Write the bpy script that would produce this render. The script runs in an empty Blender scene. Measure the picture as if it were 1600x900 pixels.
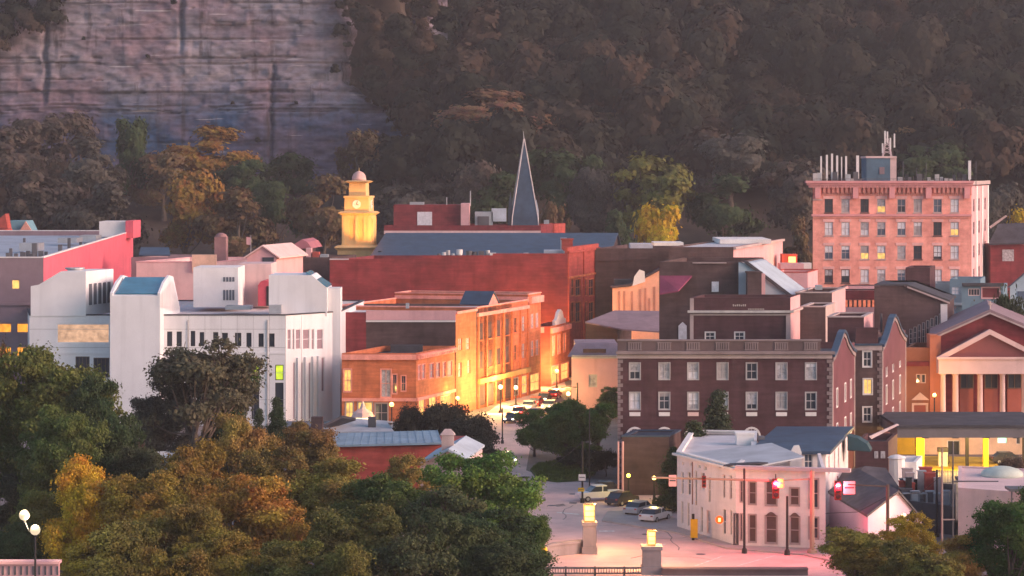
import bpy, math, random
import numpy as np
from mathutils import Vector

# ------------------------------------------------------------------ camera, sky, sun, exposure
SC = bpy.context.scene
COL = SC.collection
R = math.radians
CAMZ, FPX, HY = 33.0, 4000.0, 270.0          # camera height, focal length in pixels (1600 wide), horizon row
cam = bpy.data.cameras.new('camera')
cam.sensor_width = 36.0
cam.lens = 36.0 * FPX / 1600.0
cam.shift_y = (HY - 450.0) / 1600.0
cam.clip_start = 1.0
cam.clip_end = 6000.0
camo = bpy.data.objects.new('camera', cam)
camo.location = (0, 0, CAMZ)
camo.rotation_euler = (R(90), 0, 0)
COL.objects.link(camo)
SC.camera = camo

SUNV = Vector((0.90, -0.28, 0.31)).normalized()   # towards the afterglow
SUN_EL = math.asin(SUNV.z)
W = bpy.data.worlds.new('World')
SC.world = W
W.use_nodes = True
wn = W.node_tree.nodes
sky = wn.new('ShaderNodeTexSky')
sky.sky_type = 'NISHITA'
sky.sun_disc = False
sky.sun_elevation = SUN_EL
sky.sun_rotation = math.atan2(SUNV.x, SUNV.y)
sky.air_density = 1.0
sky.dust_density = 2.5
sky.ozone_density = 1.5
wn['Background'].inputs['Strength'].default_value = 0.115
W.node_tree.links.new(sky.outputs[0], wn['Background'].inputs[0])
sl = bpy.data.lights.new('sun', 'SUN')
sl.energy = 1.3
sl.angle = R(35)
sl.color = (1.0, 0.41, 0.41)
so = bpy.data.objects.new('sun', sl)
so.rotation_euler = (-SUNV).to_track_quat('-Z', 'Y').to_euler()
COL.objects.link(so)
SC.view_settings.view_transform = 'Standard'
SC.view_settings.look = 'None'
SC.view_settings.exposure = 1.18
SC.view_settings.gamma = 1.0
SC.view_settings.use_curve_mapping = False
SC.cycles.use_denoising = True
SC.cycles.max_bounces = 6
SC.cycles.volume_bounces = 0
SC.cycles.sample_clamp_indirect = 4.0
SC.cycles.use_adaptive_sampling = True
SC.cycles.adaptive_threshold = 0.015

# ------------------------------------------------------------------ pixel helpers (1600 x 900 photograph -> place)
def xx(px, Y): return (px - 800.0) * Y / FPX
def zz(py, Y): return CAMZ - (py - HY) * Y / FPX
def at(px, py, Y): return Vector((xx(px, Y), Y, zz(py, Y)))
def gY(py): return FPX * CAMZ / (py - HY)
def gd(px, py):
    Y = gY(py); return (xx(px, Y), Y)
S = (0.25, 0.968)                              # direction the cross streets run

# ------------------------------------------------------------------ materials
MATS = {}
def mat(name, col, rough=0.85, var=0.18, scale=0.35, spec=0.25, metal=0.0, courses=0.0, col2=None, bump=0.0, stain=0.0):
    if name in MATS: return MATS[name]
    m = bpy.data.materials.new(name); m.use_nodes = True
    N, L = m.node_tree.nodes, m.node_tree.links
    b = N['Principled BSDF']
    b.inputs['Roughness'].default_value = rough
    b.inputs['Specular IOR Level'].default_value = spec
    b.inputs['Metallic'].default_value = metal
    geo = N.new('ShaderNodeNewGeometry')
    n1 = N.new('ShaderNodeTexNoise'); n1.inputs['Scale'].default_value = scale
    n1.inputs['Detail'].default_value = 6; n1.inputs['Roughness'].default_value = 0.65
    L.new(geo.outputs['Position'], n1.inputs['Vector'])
    mix = N.new('ShaderNodeMix'); mix.data_type = 'RGBA'
    c2 = col2 if col2 else tuple(min(1, c * (1 + 1.6 * var)) for c in col)
    c1 = tuple(c * (1 - 1.3 * var) for c in col)
    mix.inputs[6].default_value = (*c1, 1); mix.inputs[7].default_value = (*c2, 1)
    rmp = N.new('ShaderNodeMapRange'); rmp.inputs[1].default_value = 0.3; rmp.inputs[2].default_value = 0.7
    L.new(n1.outputs[0], rmp.inputs[0]); L.new(rmp.outputs[0], mix.inputs[0])
    out = mix.outputs[2]
    if stain:
        mp = N.new('ShaderNodeMapping'); mp.inputs['Scale'].default_value = (0.9, 0.9, 0.05)
        L.new(geo.outputs['Position'], mp.inputs[0])
        n2 = N.new('ShaderNodeTexNoise'); n2.inputs['Scale'].default_value = 1.0; n2.inputs['Detail'].default_value = 4
        L.new(mp.outputs[0], n2.inputs['Vector'])
        r2 = N.new('ShaderNodeMapRange'); r2.inputs[1].default_value = 0.5; r2.inputs[2].default_value = 0.75
        r2.inputs[3].default_value = 1.0; r2.inputs[4].default_value = 1.0 - stain
        L.new(n2.outputs[0], r2.inputs[0])
        mm = N.new('ShaderNodeMix'); mm.data_type = 'RGBA'; mm.blend_type = 'MULTIPLY'; mm.inputs[0].default_value = 1
        L.new(out, mm.inputs[6]); L.new(r2.outputs[0], mm.inputs[7]); out = mm.outputs[2]
    if courses:
        sx = N.new('ShaderNodeSeparateXYZ'); L.new(geo.outputs['Position'], sx.inputs[0])
        mp = N.new('ShaderNodeMapping'); mp.inputs['Scale'].default_value = (0.25, 0.25, 2.6)
        L.new(geo.outputs['Position'], mp.inputs[0])
        n3 = N.new('ShaderNodeTexNoise'); n3.inputs['Scale'].default_value = 1.2; n3.inputs['Detail'].default_value = 5
        L.new(mp.outputs[0], n3.inputs['Vector'])
        r3 = N.new('ShaderNodeMapRange'); r3.inputs[1].default_value = 0.3; r3.inputs[2].default_value = 0.7
        r3.inputs[3].default_value = 1.0 - courses; r3.inputs[4].default_value = 1.0 + courses
        L.new(n3.outputs[0], r3.inputs[0])
        mm = N.new('ShaderNodeMix'); mm.data_type = 'RGBA'; mm.blend_type = 'MULTIPLY'; mm.inputs[0].default_value = 1
        L.new(out, mm.inputs[6]); L.new(r3.outputs[0], mm.inputs[7]); out = mm.outputs[2]
    if bump:
        bp = N.new('ShaderNodeBump'); bp.inputs['Strength'].default_value = bump; bp.inputs['Distance'].default_value = 0.1
        n4 = N.new('ShaderNodeTexNoise'); n4.inputs['Scale'].default_value = 3.0; n4.inputs['Detail'].default_value = 5
        L.new(geo.outputs['Position'], n4.inputs['Vector']); L.new(n4.outputs[0], bp.inputs['Height'])
        L.new(bp.outputs[0], b.inputs['Normal'])
    L.new(out, b.inputs['Base Color'])
    MATS[name] = m; return m
def brick(name, col, **k):
    return mat(name, col, rough=0.9, var=k.pop('var', 0.22), scale=k.pop('scale', 0.5), courses=k.pop('courses', 0.16), stain=k.pop('stain', 0.25), **k)
def emit(name, col, st, base=(0.5, 0.5, 0.5)):
    if name in MATS: return MATS[name]
    m = bpy.data.materials.new(name); m.use_nodes = True
    b = m.node_tree.nodes['Principled BSDF']
    b.inputs['Base Color'].default_value = (*base, 1)
    b.inputs['Emission Color'].default_value = (*col, 1); b.inputs['Emission Strength'].default_value = st
    MATS[name] = m; return m
def lit_window(name, col, st):                 # a lit room seen through a curtained pane: uneven
    m = bpy.data.materials.new(name); m.use_nodes = True
    N, L = m.node_tree.nodes, m.node_tree.links; b = N['Principled BSDF']
    b.inputs['Base Color'].default_value = (0.05, 0.04, 0.03, 1); b.inputs['Roughness'].default_value = 0.2
    geo = N.new('ShaderNodeNewGeometry'); n = N.new('ShaderNodeTexNoise'); n.inputs['Scale'].default_value = 1.6
    L.new(geo.outputs['Position'], n.inputs['Vector'])
    r = N.new('ShaderNodeMapRange'); r.inputs[1].default_value = .3; r.inputs[2].default_value = .7
    r.inputs[3].default_value = st * .6; r.inputs[4].default_value = st * 1.15
    L.new(n.outputs[0], r.inputs[0]); L.new(r.outputs[0], b.inputs['Emission Strength'])
    b.inputs['Emission Color'].default_value = (*col, 1)
    MATS[name] = m; return m
def leafmat(name):
    m = bpy.data.materials.new(name); m.use_nodes = True
    N, L = m.node_tree.nodes, m.node_tree.links; b = N['Principled BSDF']
    b.inputs['Roughness'].default_value = 0.8; b.inputs['Specular IOR Level'].default_value = 0.15
    oi = N.new('ShaderNodeObjectInfo'); geo = N.new('ShaderNodeNewGeometry')
    n1 = N.new('ShaderNodeTexNoise'); n1.inputs['Scale'].default_value = 0.45; n1.inputs['Detail'].default_value = 3
    L.new(geo.outputs['Position'], n1.inputs['Vector'])
    n2 = N.new('ShaderNodeTexNoise'); n2.inputs['Scale'].default_value = 5.0; n2.inputs['Detail'].default_value = 2
    L.new(geo.outputs['Position'], n2.inputs['Vector'])
    hs = N.new('ShaderNodeHueSaturation')
    r1 = N.new('ShaderNodeMapRange'); r1.inputs[1].default_value = .3; r1.inputs[2].default_value = .7
    r1.inputs[3].default_value = 0.485; r1.inputs[4].default_value = 0.55
    L.new(n1.outputs[0], r1.inputs[0]); L.new(r1.outputs[0], hs.inputs['Hue'])
    r2 = N.new('ShaderNodeMapRange'); r2.inputs[1].default_value = .3; r2.inputs[2].default_value = .7
    r2.inputs[3].default_value = 0.55; r2.inputs[4].default_value = 1.55
    L.new(n2.outputs[0], r2.inputs[0]); L.new(r2.outputs[0], hs.inputs['Value'])
    L.new(oi.outputs['Color'], hs.inputs['Color'])
    L.new(hs.outputs[0], b.inputs['Base Color'])
    tr = N.new('ShaderNodeBsdfTranslucent'); L.new(hs.outputs[0], tr.inputs[0])
    mx = N.new('ShaderNodeMixShader'); mx.inputs[0].default_value = 0.28
    L.new(b.outputs[0], mx.inputs[1]); L.new(tr.outputs[0], mx.inputs[2])
    L.new(mx.outputs[0], N['Material Output'].inputs['Surface'])
    MATS[name] = m; return m

# ------------------------------------------------------------------ mesh builder
class MB:
    def __init__(s): s.v = []; s.f = []; s.sm = False
    def add(s, vs, fs):
        o = len(s.v); s.v += [tuple(v) for v in vs]; s.f += [tuple(i + o for i in f) for f in fs]; return s
    def quad(s, *p): return s.add(p, [tuple(range(len(p)))])
    def box(s, x0, y0, z0, x1, y1, z1):
        return s.add([(x0,y0,z0),(x1,y0,z0),(x1,y1,z0),(x0,y1,z0),(x0,y0,z1),(x1,y0,z1),(x1,y1,z1),(x0,y1,z1)],
                     [(0,3,2,1),(4,5,6,7),(0,1,5,4),(1,2,6,5),(2,3,7,6),(3,0,4,7)])
    def cbox(s, c, sx, sy, sz):
        return s.box(c[0]-sx/2, c[1]-sy/2, c[2], c[0]+sx/2, c[1]+sy/2, c[2]+sz)
    def fbox(s, fr, u0, u1, n0, n1, z0, z1):     # box in a facade frame: along, outwards, up
        P = fr.p
        return s.add([P(u0,n1,z0),P(u1,n1,z0),P(u1,n0,z0),P(u0,n0,z0),P(u0,n1,z1),P(u1,n1,z1),P(u1,n0,z1),P(u0,n0,z1)],
                     [(0,3,2,1),(4,5,6,7),(0,1,5,4),(1,2,6,5),(2,3,7,6),(3,0,4,7)])
    def ext(s, pts, vec):                        # polygon in space pushed along a vector
        n = len(pts); vec = Vector(vec)
        vs = [tuple(p) for p in pts] + [tuple(Vector(p) + vec) for p in pts]
        return s.add(vs, [tuple(range(n - 1, -1, -1)), tuple(range(n, 2 * n))] + [(i, (i+1) % n, n + (i+1) % n, n + i) for i in range(n)])
    def prism(s, poly, z0, z1): return s.ext([(p[0], p[1], z0) for p in poly], (0, 0, z1 - z0))
    def lathe(s, c, prof, n=16, a0=0.0):
        vs, fs = [], []
        for r, z in prof:
            for k in range(n):
                a = a0 + 2 * math.pi * k / n; vs.append((c[0] + r * math.cos(a), c[1] + r * math.sin(a), c[2] + z))
        for j in range(len(prof) - 1):
            for k in range(n):
                k2 = (k + 1) % n; fs.append((j*n+k, j*n+k2, (j+1)*n+k2, (j+1)*n+k))
        fs.append(tuple(range(n - 1, -1, -1))); fs.append(tuple((len(prof)-1)*n + k for k in range(n)))
        return s.add(vs, fs)
    def tube(s, p, q, r0, r1=None, n=8):
        p, q = Vector(p), Vector(q); r1 = r0 if r1 is None else r1
        d = (q - p).normalized(); a = d.orthogonal().normalized(); b = d.cross(a)
        vs = [p + (a*math.cos(t) + b*math.sin(t))*r0 for t in [2*math.pi*k/n for k in range(n)]] + \
             [q + (a*math.cos(t) + b*math.sin(t))*r1 for t in [2*math.pi*k/n for k in range(n)]]
        return s.add(vs, [(k, (k+1) % n, n+(k+1) % n, n+k) for k in range(n)] + [tuple(range(n-1, -1, -1)), tuple(range(n, 2*n))])
    def path(s, pts, r, n=6):
        for a, b in zip(pts[:-1], pts[1:]): s.tube(a, b, r, r, n)
        return s
    def ball(s, c, r, n=12, m=8, sz=1.0):
        return s.lathe(c, [(max(r*math.sin(math.pi*j/m), 1e-3), -r*sz*math.cos(math.pi*j/m)) for j in range(m+1)], n)
    def facade(s, fr, z0, z1, holes=(), u0=0.0, u1=None, depth=0.15):
        u1 = fr.L if u1 is None else u1
        us = sorted({u0, u1} | {min(max(h[i], u0), u1) for h in holes for i in (0, 2)})
        zs = sorted({z0, z1} | {min(max(h[i], z0), z1) for h in holes for i in (1, 3)})
        for a, b in zip(us[:-1], us[1:]):
            if b - a < 1e-5: continue
            run = None
            for c, d in zip(zs[:-1], zs[1:]):
                if d - c < 1e-5: continue
                um, zm = (a+b)/2, (c+d)/2
                hole = any(h[0] < um < h[2] and h[1] < zm < h[3] for h in holes)
                if hole:
                    if run: s.quad(fr.p(a,0,run[0]), fr.p(b,0,run[0]), fr.p(b,0,run[1]), fr.p(a,0,run[1])); run = None
                else: run = (run[0], d) if run else (c, d)
            if run: s.quad(fr.p(a,0,run[0]), fr.p(b,0,run[0]), fr.p(b,0,run[1]), fr.p(a,0,run[1]))
        for h in holes:
            a, c, b, d = h[:4]
            s.quad(fr.p(a,0,c), fr.p(a,0,d), fr.p(a,-depth,d), fr.p(a,-depth,c))
            s.quad(fr.p(b,0,c), fr.p(b,0,d), fr.p(b,-depth,d), fr.p(b,-depth,c))
            s.quad(fr.p(a,0,c), fr.p(b,0,c), fr.p(b,-depth,c), fr.p(a,-depth,c))
            s.quad(fr.p(a,0,d), fr.p(b,0,d), fr.p(b,-depth,d), fr.p(a,-depth,d))
        return s
    def mesh(s, name, m, loc=(0, 0, 0)):
        me = bpy.data.meshes.new(name)
        lx, ly, lz = loc
        me.from_pydata([(x-lx, y-ly, z-lz) for x, y, z in s.v], [], s.f)
        if m: me.materials.append(m)
        if s.sm: me.polygons.foreach_set('use_smooth', [True]*len(me.polygons))
        me.update(); return me

class Fr:                                        # the frame of one facade, outward side chosen by a point inside
    def __init__(s, A, B, inside):
        s.A = Vector((A[0], A[1])); s.B = Vector((B[0], B[1])); d = s.B - s.A; s.L = d.length; s.d = d / s.L
        n = Vector((s.d.y, -s.d.x))
        if n.dot(Vector((inside[0], inside[1])) - s.A) > 0: n = -n
        s.n = n
    def p(s, u, n, z):
        q = s.A + s.d * u + s.n * n; return (q.x, q.y, z)
    def u(s, px):
        k = (px - 800.0) / FPX; return (k * s.A.y - s.A.x) / (s.d.x - k * s.d.y)
    def Y(s, px): return s.A.y + s.u(px) * s.d.y
    def z(s, px, py): return zz(py, s.Y(px))
    def rect(s, x0, y0, x1, y1):
        a, b = sorted((s.u(x0), s.u(x1))); xm = (x0 + x1) / 2
        return (a, s.z(xm, y1), b, s.z(xm, y0))

def link(o): COL.objects.link(o); return o
def tag(o, label, cat, group=None, kind=None):
    if label: o['label'] = label
    if cat: o['category'] = cat
    if group: o['group'] = group
    if kind: o['kind'] = kind
    return o
def thing(name, label, cat, loc=(0, 0, 0), group=None):
    o = link(bpy.data.objects.new(name, None)); o.location = loc
    o.empty_display_size = 0.3
    return tag(o, label, cat, group)
def base_of(o):
    while o.parent: o = o.parent
    return o.location
def part(root, name, mb, m, label=None, smooth=False):
    mb.sm = smooth
    o = link(bpy.data.objects.new(name, mb.mesh(name, m, base_of(root)))); o.parent = root
    if label: o['label'] = label
    return o
def solo(name, label, cat, mb, m, loc=(0, 0, 0), group=None, smooth=False):
    mb.sm = smooth
    o = link(bpy.data.objects.new(name, mb.mesh(name, m, loc))); o.location = loc
    return tag(o, label, cat, group)
def struct(name, mb, m, kind='structure'):
    o = link(bpy.data.objects.new(name, mb.mesh(name, m))); o['kind'] = kind; return o
def copy_thing(o, loc, rz=None, label=None, group=None, scale=None, color=None):
    c = o.copy(); link(c); c.location = loc
    if rz is not None: c.rotation_euler = (0, 0, rz)
    if scale: c.scale = scale
    if label: c['label'] = label
    if group: c['group'] = group
    for ch in o.children:
        d = ch.copy(); link(d); d.parent = c
        if color and ch.type == 'MESH': d.color = color
        for g in ch.children:
            e = g.copy(); link(e); e.parent = d
    return c

# ------------------------------------------------------------------ the palette (surface colours, some with lamp or dusk light put in)
glass   = mat('window_glass', (0.035, 0.045, 0.06), rough=0.08, var=0.1, spec=0.6)
glassb  = mat('blue_window_glass', (0.08, 0.11, 0.16), rough=0.08, var=0.2, spec=0.7)
blind   = mat('pale_blind', (0.66, 0.65, 0.68), rough=0.5, var=0.12, scale=2)
curtain = mat('net_curtain', (0.36, 0.35, 0.37), rough=0.7, var=0.35, scale=3)
litw    = lit_window('lit_room', (1.0, 0.55, 0.14), .62)
litg    = lit_window('lit_green_room', (0.72, 0.9, 0.04), .6)
lito    = lit_window('lit_garage_bay', (1.0, 0.36, 0.03), .7)
white   = mat('white_paint', (0.72, 0.70, 0.68), var=0.06, stain=0.12)
trimw   = mat('white_trim', (0.70, 0.67, 0.65), var=0.08)
trimp   = mat('stone_trim', (0.42, 0.34, 0.33), var=0.12, stain=0.2)
conc    = mat('concrete', (0.45, 0.44, 0.43), var=0.12, scale=0.6, stain=0.2, bump=0.2)
concw   = mat('white_concrete', (0.70, 0.71, 0.72), var=0.05, scale=0.2, stain=0.14)
membr   = mat('pale_roof_membrane', (0.50, 0.50, 0.52), var=0.14, scale=0.3)
tar     = mat('dark_roofing', (0.055, 0.055, 0.065), var=0.3, scale=0.5)
slate   = mat('blue_slate', (0.04, 0.068, 0.11), var=0.2, scale=0.6, rough=0.5)
teal    = mat('teal_glass_roof', (0.03, 0.16, 0.24), var=0.15, rough=0.25, spec=0.5)
metal   = mat('galvanised_metal', (0.45, 0.46, 0.48), var=0.15, rough=0.4, metal=0.6)
black   = mat('black_metal', (0.02, 0.02, 0.022), var=0.2, rough=0.5)
darkgr  = mat('dark_grey_metal', (0.10, 0.10, 0.11), var=0.25, rough=0.6)
bmar    = brick('maroon_brick', (0.195, 0.036, 0.042))
bdark   = brick('dark_brown_brick', (0.085, 0.055, 0.055))
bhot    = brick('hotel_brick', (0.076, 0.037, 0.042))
borange = brick('orange_brick', (0.50, 0.155, 0.07))
bred    = brick('red_brick', (0.36, 0.07, 0.055))
bsalm   = brick('lamplit_salmon_brick', (0.86, 0.33, 0.265), courses=0.06, stain=0.1)  # orange street-lamp glow of the hotel tower put into the brick colour
stpink  = mat('pink_stucco_and_afterglow', (0.62, 0.36, 0.37), var=0.08, stain=0.15)  # real stucco; also the afterglow pink painted on right flanks of dark blocks
stpale  = mat('pale_pink_stucco', (0.66, 0.48, 0.46), var=0.08, stain=0.15)
mauve   = mat('mauve_cladding', (0.25, 0.18, 0.20), var=0.1, stain=0.15)
leaf    = leafmat('foliage')
bark    = mat('bark', (0.09, 0.07, 0.055), var=0.3, scale=2)
def style(frame=None, pane=None, nv=1, nh=1, sill=False, trim=0.0, trimm=None): return dict(frame=frame or trimw, pane=pane or glass, nv=nv, nh=nh, sill=sill, trim=trim, trimm=trimm)
def window(root, fr, r, st=None, name='window', label=None):
    st = st or style(); a, c, b, d = r
    w = max(min(0.10, (b - a) * 0.12), 0.05); m = MB()
    n0, n1 = -0.13, -0.05
    m.fbox(fr, a, a+w, n0, n1, c, d); m.fbox(fr, b-w, b, n0, n1, c, d)
    m.fbox(fr, a+w, b-w, n0, n1, c, c+w); m.fbox(fr, a+w, b-w, n0, n1, d-w, d)
    for k in range(st['nh']):
        z = c + (d-c)*(k+1)/(st['nh']+1); m.fbox(fr, a+w, b-w, n0, n1-0.03, z-w*.4, z+w*.4)
    for k in range(st['nv']):
        u = a + (b-a)*(k+1)/(st['nv']+1); m.fbox(fr, u-w*.3, u+w*.3, n0, n1-0.04, c+w, d-w)
    if st['trim']:
        t = st['trim']
        m.fbox(fr, a-t, a, -0.02, 0.05, c-t, d+t); m.fbox(fr, b, b+t, -0.02, 0.05, c-t, d+t)
        m.fbox(fr, a, b, -0.02, 0.05, d, d+t); m.fbox(fr, a, b, -0.02, 0.05, c-t, c)
    o = part(root, name, m, st['frame'], label)
    q = MB(); q.quad(fr.p(a,-0.14,c), fr.p(b,-0.14,c), fr.p(b,-0.14,d), fr.p(a,-0.14,d)); part(o, 'pane', q, st['pane'])
    if st['sill']:
        s_ = MB(); s_.fbox(fr, a-0.12, b+0.12, 0.0, 0.14, c-0.2-st['trim'], c-0.02-st['trim']); part(o, 'sill', s_, st['frame'])
    return o
def frames(pts):
    cx = sum(p[0] for p in pts)/len(pts); cy = sum(p[1] for p in pts)/len(pts)
    return [Fr(pts[i], pts[(i+1) % len(pts)], (cx, cy)) for i in range(len(pts))]
def quadplan(pxl, pxr, Y, depth, Yr=None, sdir=S):
    A = (xx(pxl, Y), Y); Yr = Yr or Y; B = (xx(pxr, Yr), Yr)
    n = math.hypot(*sdir); s = (sdir[0]/n*depth, sdir[1]/n*depth)
    return [A, B, (B[0]+s[0], B[1]+s[1]), (A[0]+s[0], A[1]+s[1])]
def inset(pts, t):
    cx = sum(p[0] for p in pts)/len(pts); cy = sum(p[1] for p in pts)/len(pts); out = []
    fs = frames(pts); n = len(pts)
    for i in range(n):
        f0, f1 = fs[i-1], fs[i]
        p = Vector(pts[i]); a0 = f0.A - f0.n*t; a1 = f1.A - f1.n*t
        den = f0.d.x*f1.d.y - f0.d.y*f1.d.x
        k = ((a1.x-a0.x)*f1.d.y - (a1.y-a0.y)*f1.d.x)/den
        q = a0 + f0.d*k; out.append((q.x, q.y))
    return out
def body(root, pts, z1, wall, roof, holes=None, par=0.7, z0=0.0, name='wall', rname='roof', coping=None):
    fs = frames(pts); m = MB(); holes = holes or {}
    for i, f in enumerate(fs): m.facade(f, z0, z1, holes.get(i, ()))
    ins = inset(pts, 0.35); n = len(pts)
    for i in range(n):
        j = (i+1) % n
        m.quad((*ins[i], z1-par), (*ins[j], z1-par), (*ins[j], z1), (*ins[i], z1))
        if not coping: m.quad((*pts[i], z1), (*pts[j], z1), (*ins[j], z1), (*ins[i], z1))
    w = part(root, name, m, wall)
    if coping:
        o = inset(pts, -0.08); i2 = inset(pts, 0.42); c = MB()
        for i in range(n):
            j = (i+1) % n
            c.add([(*o[i], z1-.02), (*o[j], z1-.02), (*i2[j], z1-.02), (*i2[i], z1-.02), (*o[i], z1+.14), (*o[j], z1+.14), (*i2[j], z1+.14), (*i2[i], z1+.14)],
                  [(0,1,2,3), (4,5,6,7), (0,1,5,4), (2,3,7,6)])
        part(root, 'coping', c, coping)
    r = MB(); r.quad(*[(*p, z1-par) for p in ins]); rr = part(root, rname, r, roof)
    return fs, w, rr
def band(root, fr, u0, u1, z0, z1, out, m, name='cornice', n0=0.0):
    b = MB(); b.fbox(fr, u0, u1, n0, out, z0, z1); return part(root, name, b, m)
def spot(name, loc, tgt, col, watt, deg, rad=.3, parent=None):
    l = bpy.data.lights.new(name, 'SPOT'); l.energy = watt; l.color = col; l.shadow_soft_size = rad; l.spot_size = R(deg); l.spot_blend = .6
    o = link(bpy.data.objects.new(name, l)); o.rotation_euler = (Vector(tgt)-Vector(loc)).to_track_quat('-Z', 'Y').to_euler(); o.location = loc
    if parent: o.parent = parent; o.location = Vector(loc) - Vector(base_of(parent))
    return o
def shade(w, fr, r, frac, m):
    a, c, b, d = r; q = MB(); q.fbox(fr, a+.07, b-.07, -.135, -.125, d-(d-c)*frac, d-.06); return part(w, 'roller_blind', q, m)
def lamp(name, loc, col, watt, rad=0.25, parent=None):
    l = bpy.data.lights.new(name, 'POINT'); l.energy = watt; l.color = col; l.shadow_soft_size = rad
    o = link(bpy.data.objects.new(name, l)); o.location = loc
    if parent: o.parent = parent; o.location = Vector(loc) - Vector(base_of(parent))
    return o
# ------------------------------------------------------------------ ground, hill, cliff
def vnoise(x, y, seed=0):
    xi = np.floor(x).astype(np.int64); yi = np.floor(y).astype(np.int64); xf = x - xi; yf = y - yi
    def h(a, b):
        n = (a * 374761393 + b * 668265263 + seed * 974634777) & 0xffffffff
        n = ((n ^ (n >> 13)) * 1274126177) & 0xffffffff
        return ((n ^ (n >> 16)) & 0xffff) / 65535.0
    u = xf*xf*(3-2*xf); v = yf*yf*(3-2*yf)
    return (h(xi, yi)*(1-u) + h(xi+1, yi)*u)*(1-v) + (h(xi, yi+1)*(1-u) + h(xi+1, yi+1)*u)*v
def fbm(x, y, seed=0, o=4):
    t = 0; a = 0.5
    for k in range(o): t = t + a*vnoise(x*2**k, y*2**k, seed+k); a *= 0.5
    return t
def sstep(a, b, x): t = np.clip((x-a)/(b-a), 0, 1); return t*t*(3-2*t)
HP = np.array([[540,-1],[600,13],[640,28],[720,60],[800,98],[950,140],[1300,165]], float)
CP = np.array([[540,-1],[600,12],[640,20],[696,34],[702,100],[800,112],[950,140],[1300,165]], float)
def hill_z(x, y):
    x = np.asarray(x, float); y = np.asarray(y, float)
    a = np.interp(y, HP[:,0], HP[:,1]); c = np.interp(y, CP[:,0], CP[:,1])
    w = 1 - sstep(-35, -25, x)
    return a*(1-w) + c*w + (fbm(x*.03, y*.03, 5)-.5)*8*sstep(560, 640, y)
def grid_mesh(name, X, Y, Z, m, kind='structure', smooth=True):
    ny, nx = X.shape; me = bpy.data.meshes.new(name)
    v = np.stack([X, Y, Z], -1).reshape(-1, 3)
    i = np.arange(ny*nx).reshape(ny, nx)
    f = np.stack([i[:-1,:-1], i[:-1,1:], i[1:,1:], i[1:,:-1]], -1).reshape(-1, 4)
    fill_mesh(me, v, f)
    if smooth: me.polygons.foreach_set('use_smooth', np.ones(len(f), bool))
    me.materials.append(m); o = link(bpy.data.objects.new(name, me))
    if kind: o['kind'] = kind
    return o
def fill_mesh(me, v, f):
    me.vertices.add(len(v)); me.vertices.foreach_set('co', v.astype(np.float32).ravel())
    n, k = f.shape
    me.loops.add(n*k); me.loops.foreach_set('vertex_index', f.astype(np.int32).ravel())
    me.polygons.add(n); me.polygons.foreach_set('loop_start', np.arange(0, n*k, k, dtype=np.int32))
    me.update(calc_edges=True)

g = MB(); g.quad((-2500, -400, 0), (2500, -400, 0), (2500, 3000, 0), (-2500, 3000, 0))
struct('ground', g, mat('town_ground', (0.16, 0.14, 0.135), var=0.25, scale=0.12, bump=0.3))
ys = np.concatenate([np.arange(540, 684, 6), np.arange(684, 704, 1.0), np.arange(704, 1300, 12)])
xs = np.concatenate([np.arange(-700, -60, 10), np.arange(-60, -20, 2.0), np.arange(-20, 700, 10)])
X, Y = np.meshgrid(xs, ys)
grid_mesh('hillside', X, Y, hill_z(X, Y), mat('hill_leaf_litter', (0.055, 0.04, 0.03), var=0.35, scale=0.1))

def rockmat():
    m = bpy.data.materials.new('layered_rock'); m.use_nodes = True
    N, L = m.node_tree.nodes, m.node_tree.links; b = N['Principled BSDF']; b.inputs['Roughness'].default_value = .95
    b.inputs['Specular IOR Level'].default_value = 0.1
    geo = N.new('ShaderNodeNewGeometry')
    def noise(sc, det, s=1.0, ro=.6):
        mp = N.new('ShaderNodeMapping'); mp.inputs['Scale'].default_value = sc; L.new(geo.outputs['Position'], mp.inputs[0])
        n = N.new('ShaderNodeTexNoise'); n.inputs['Scale'].default_value = s; n.inputs['Detail'].default_value = det; n.inputs['Roughness'].default_value = ro
        L.new(mp.outputs[0], n.inputs['Vector']); return n.outputs[0]
    def rng(x, a, b_, c, d):
        r = N.new('ShaderNodeMapRange'); L.new(x, r.inputs[0])
        for k, v in enumerate((a, b_, c, d)): r.inputs[k+1].default_value = v
        return r.outputs[0]
    def mixc(f, a, b_, mode='MIX'):
        x = N.new('ShaderNodeMix'); x.data_type = 'RGBA'; x.blend_type = mode
        if isinstance(f, float): x.inputs[0].default_value = f
        else: L.new(f, x.inputs[0])
        for i, c in ((6, a), (7, b_)):
            if isinstance(c, tuple): x.inputs[i].default_value = (*c, 1)
            else: L.new(c, x.inputs[i])
        return x.outputs[2]
    sx = N.new('ShaderNodeSeparateXYZ'); L.new(geo.outputs['Position'], sx.inputs[0])
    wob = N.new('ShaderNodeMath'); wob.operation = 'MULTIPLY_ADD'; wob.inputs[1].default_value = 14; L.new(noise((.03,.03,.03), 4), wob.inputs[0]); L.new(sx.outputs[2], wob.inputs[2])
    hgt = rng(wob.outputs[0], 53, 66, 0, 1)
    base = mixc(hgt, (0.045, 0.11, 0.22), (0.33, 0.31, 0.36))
    base = mixc(rng(noise((.05,.05,.06), 6), .42, .6, 0, .75), base, (0.29, 0.20, 0.24))
    base = mixc(rng(noise((.02,.02,.5), 5), .3, .75, 0, 1), base, mixc(1.0, base, (.55,.55,.58), 'MULTIPLY'))
    base = mixc(rng(noise((.045,.045,.9), 2), .66, .69, 0, .85), base, (0.5, 0.47, 0.49))
    base = mixc(rng(noise((.3,.3,.018), 5), .55, .68, 0, .9), base, (0.06, 0.05, 0.055))
    base = mixc(rng(noise((.5,.5,.8), 7), .3, .7, 0, 1), mixc(1.0, base, (.6,.6,.6), 'MULTIPLY'), base)
    L.new(base, b.inputs['Base Color'])
    return m
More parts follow.
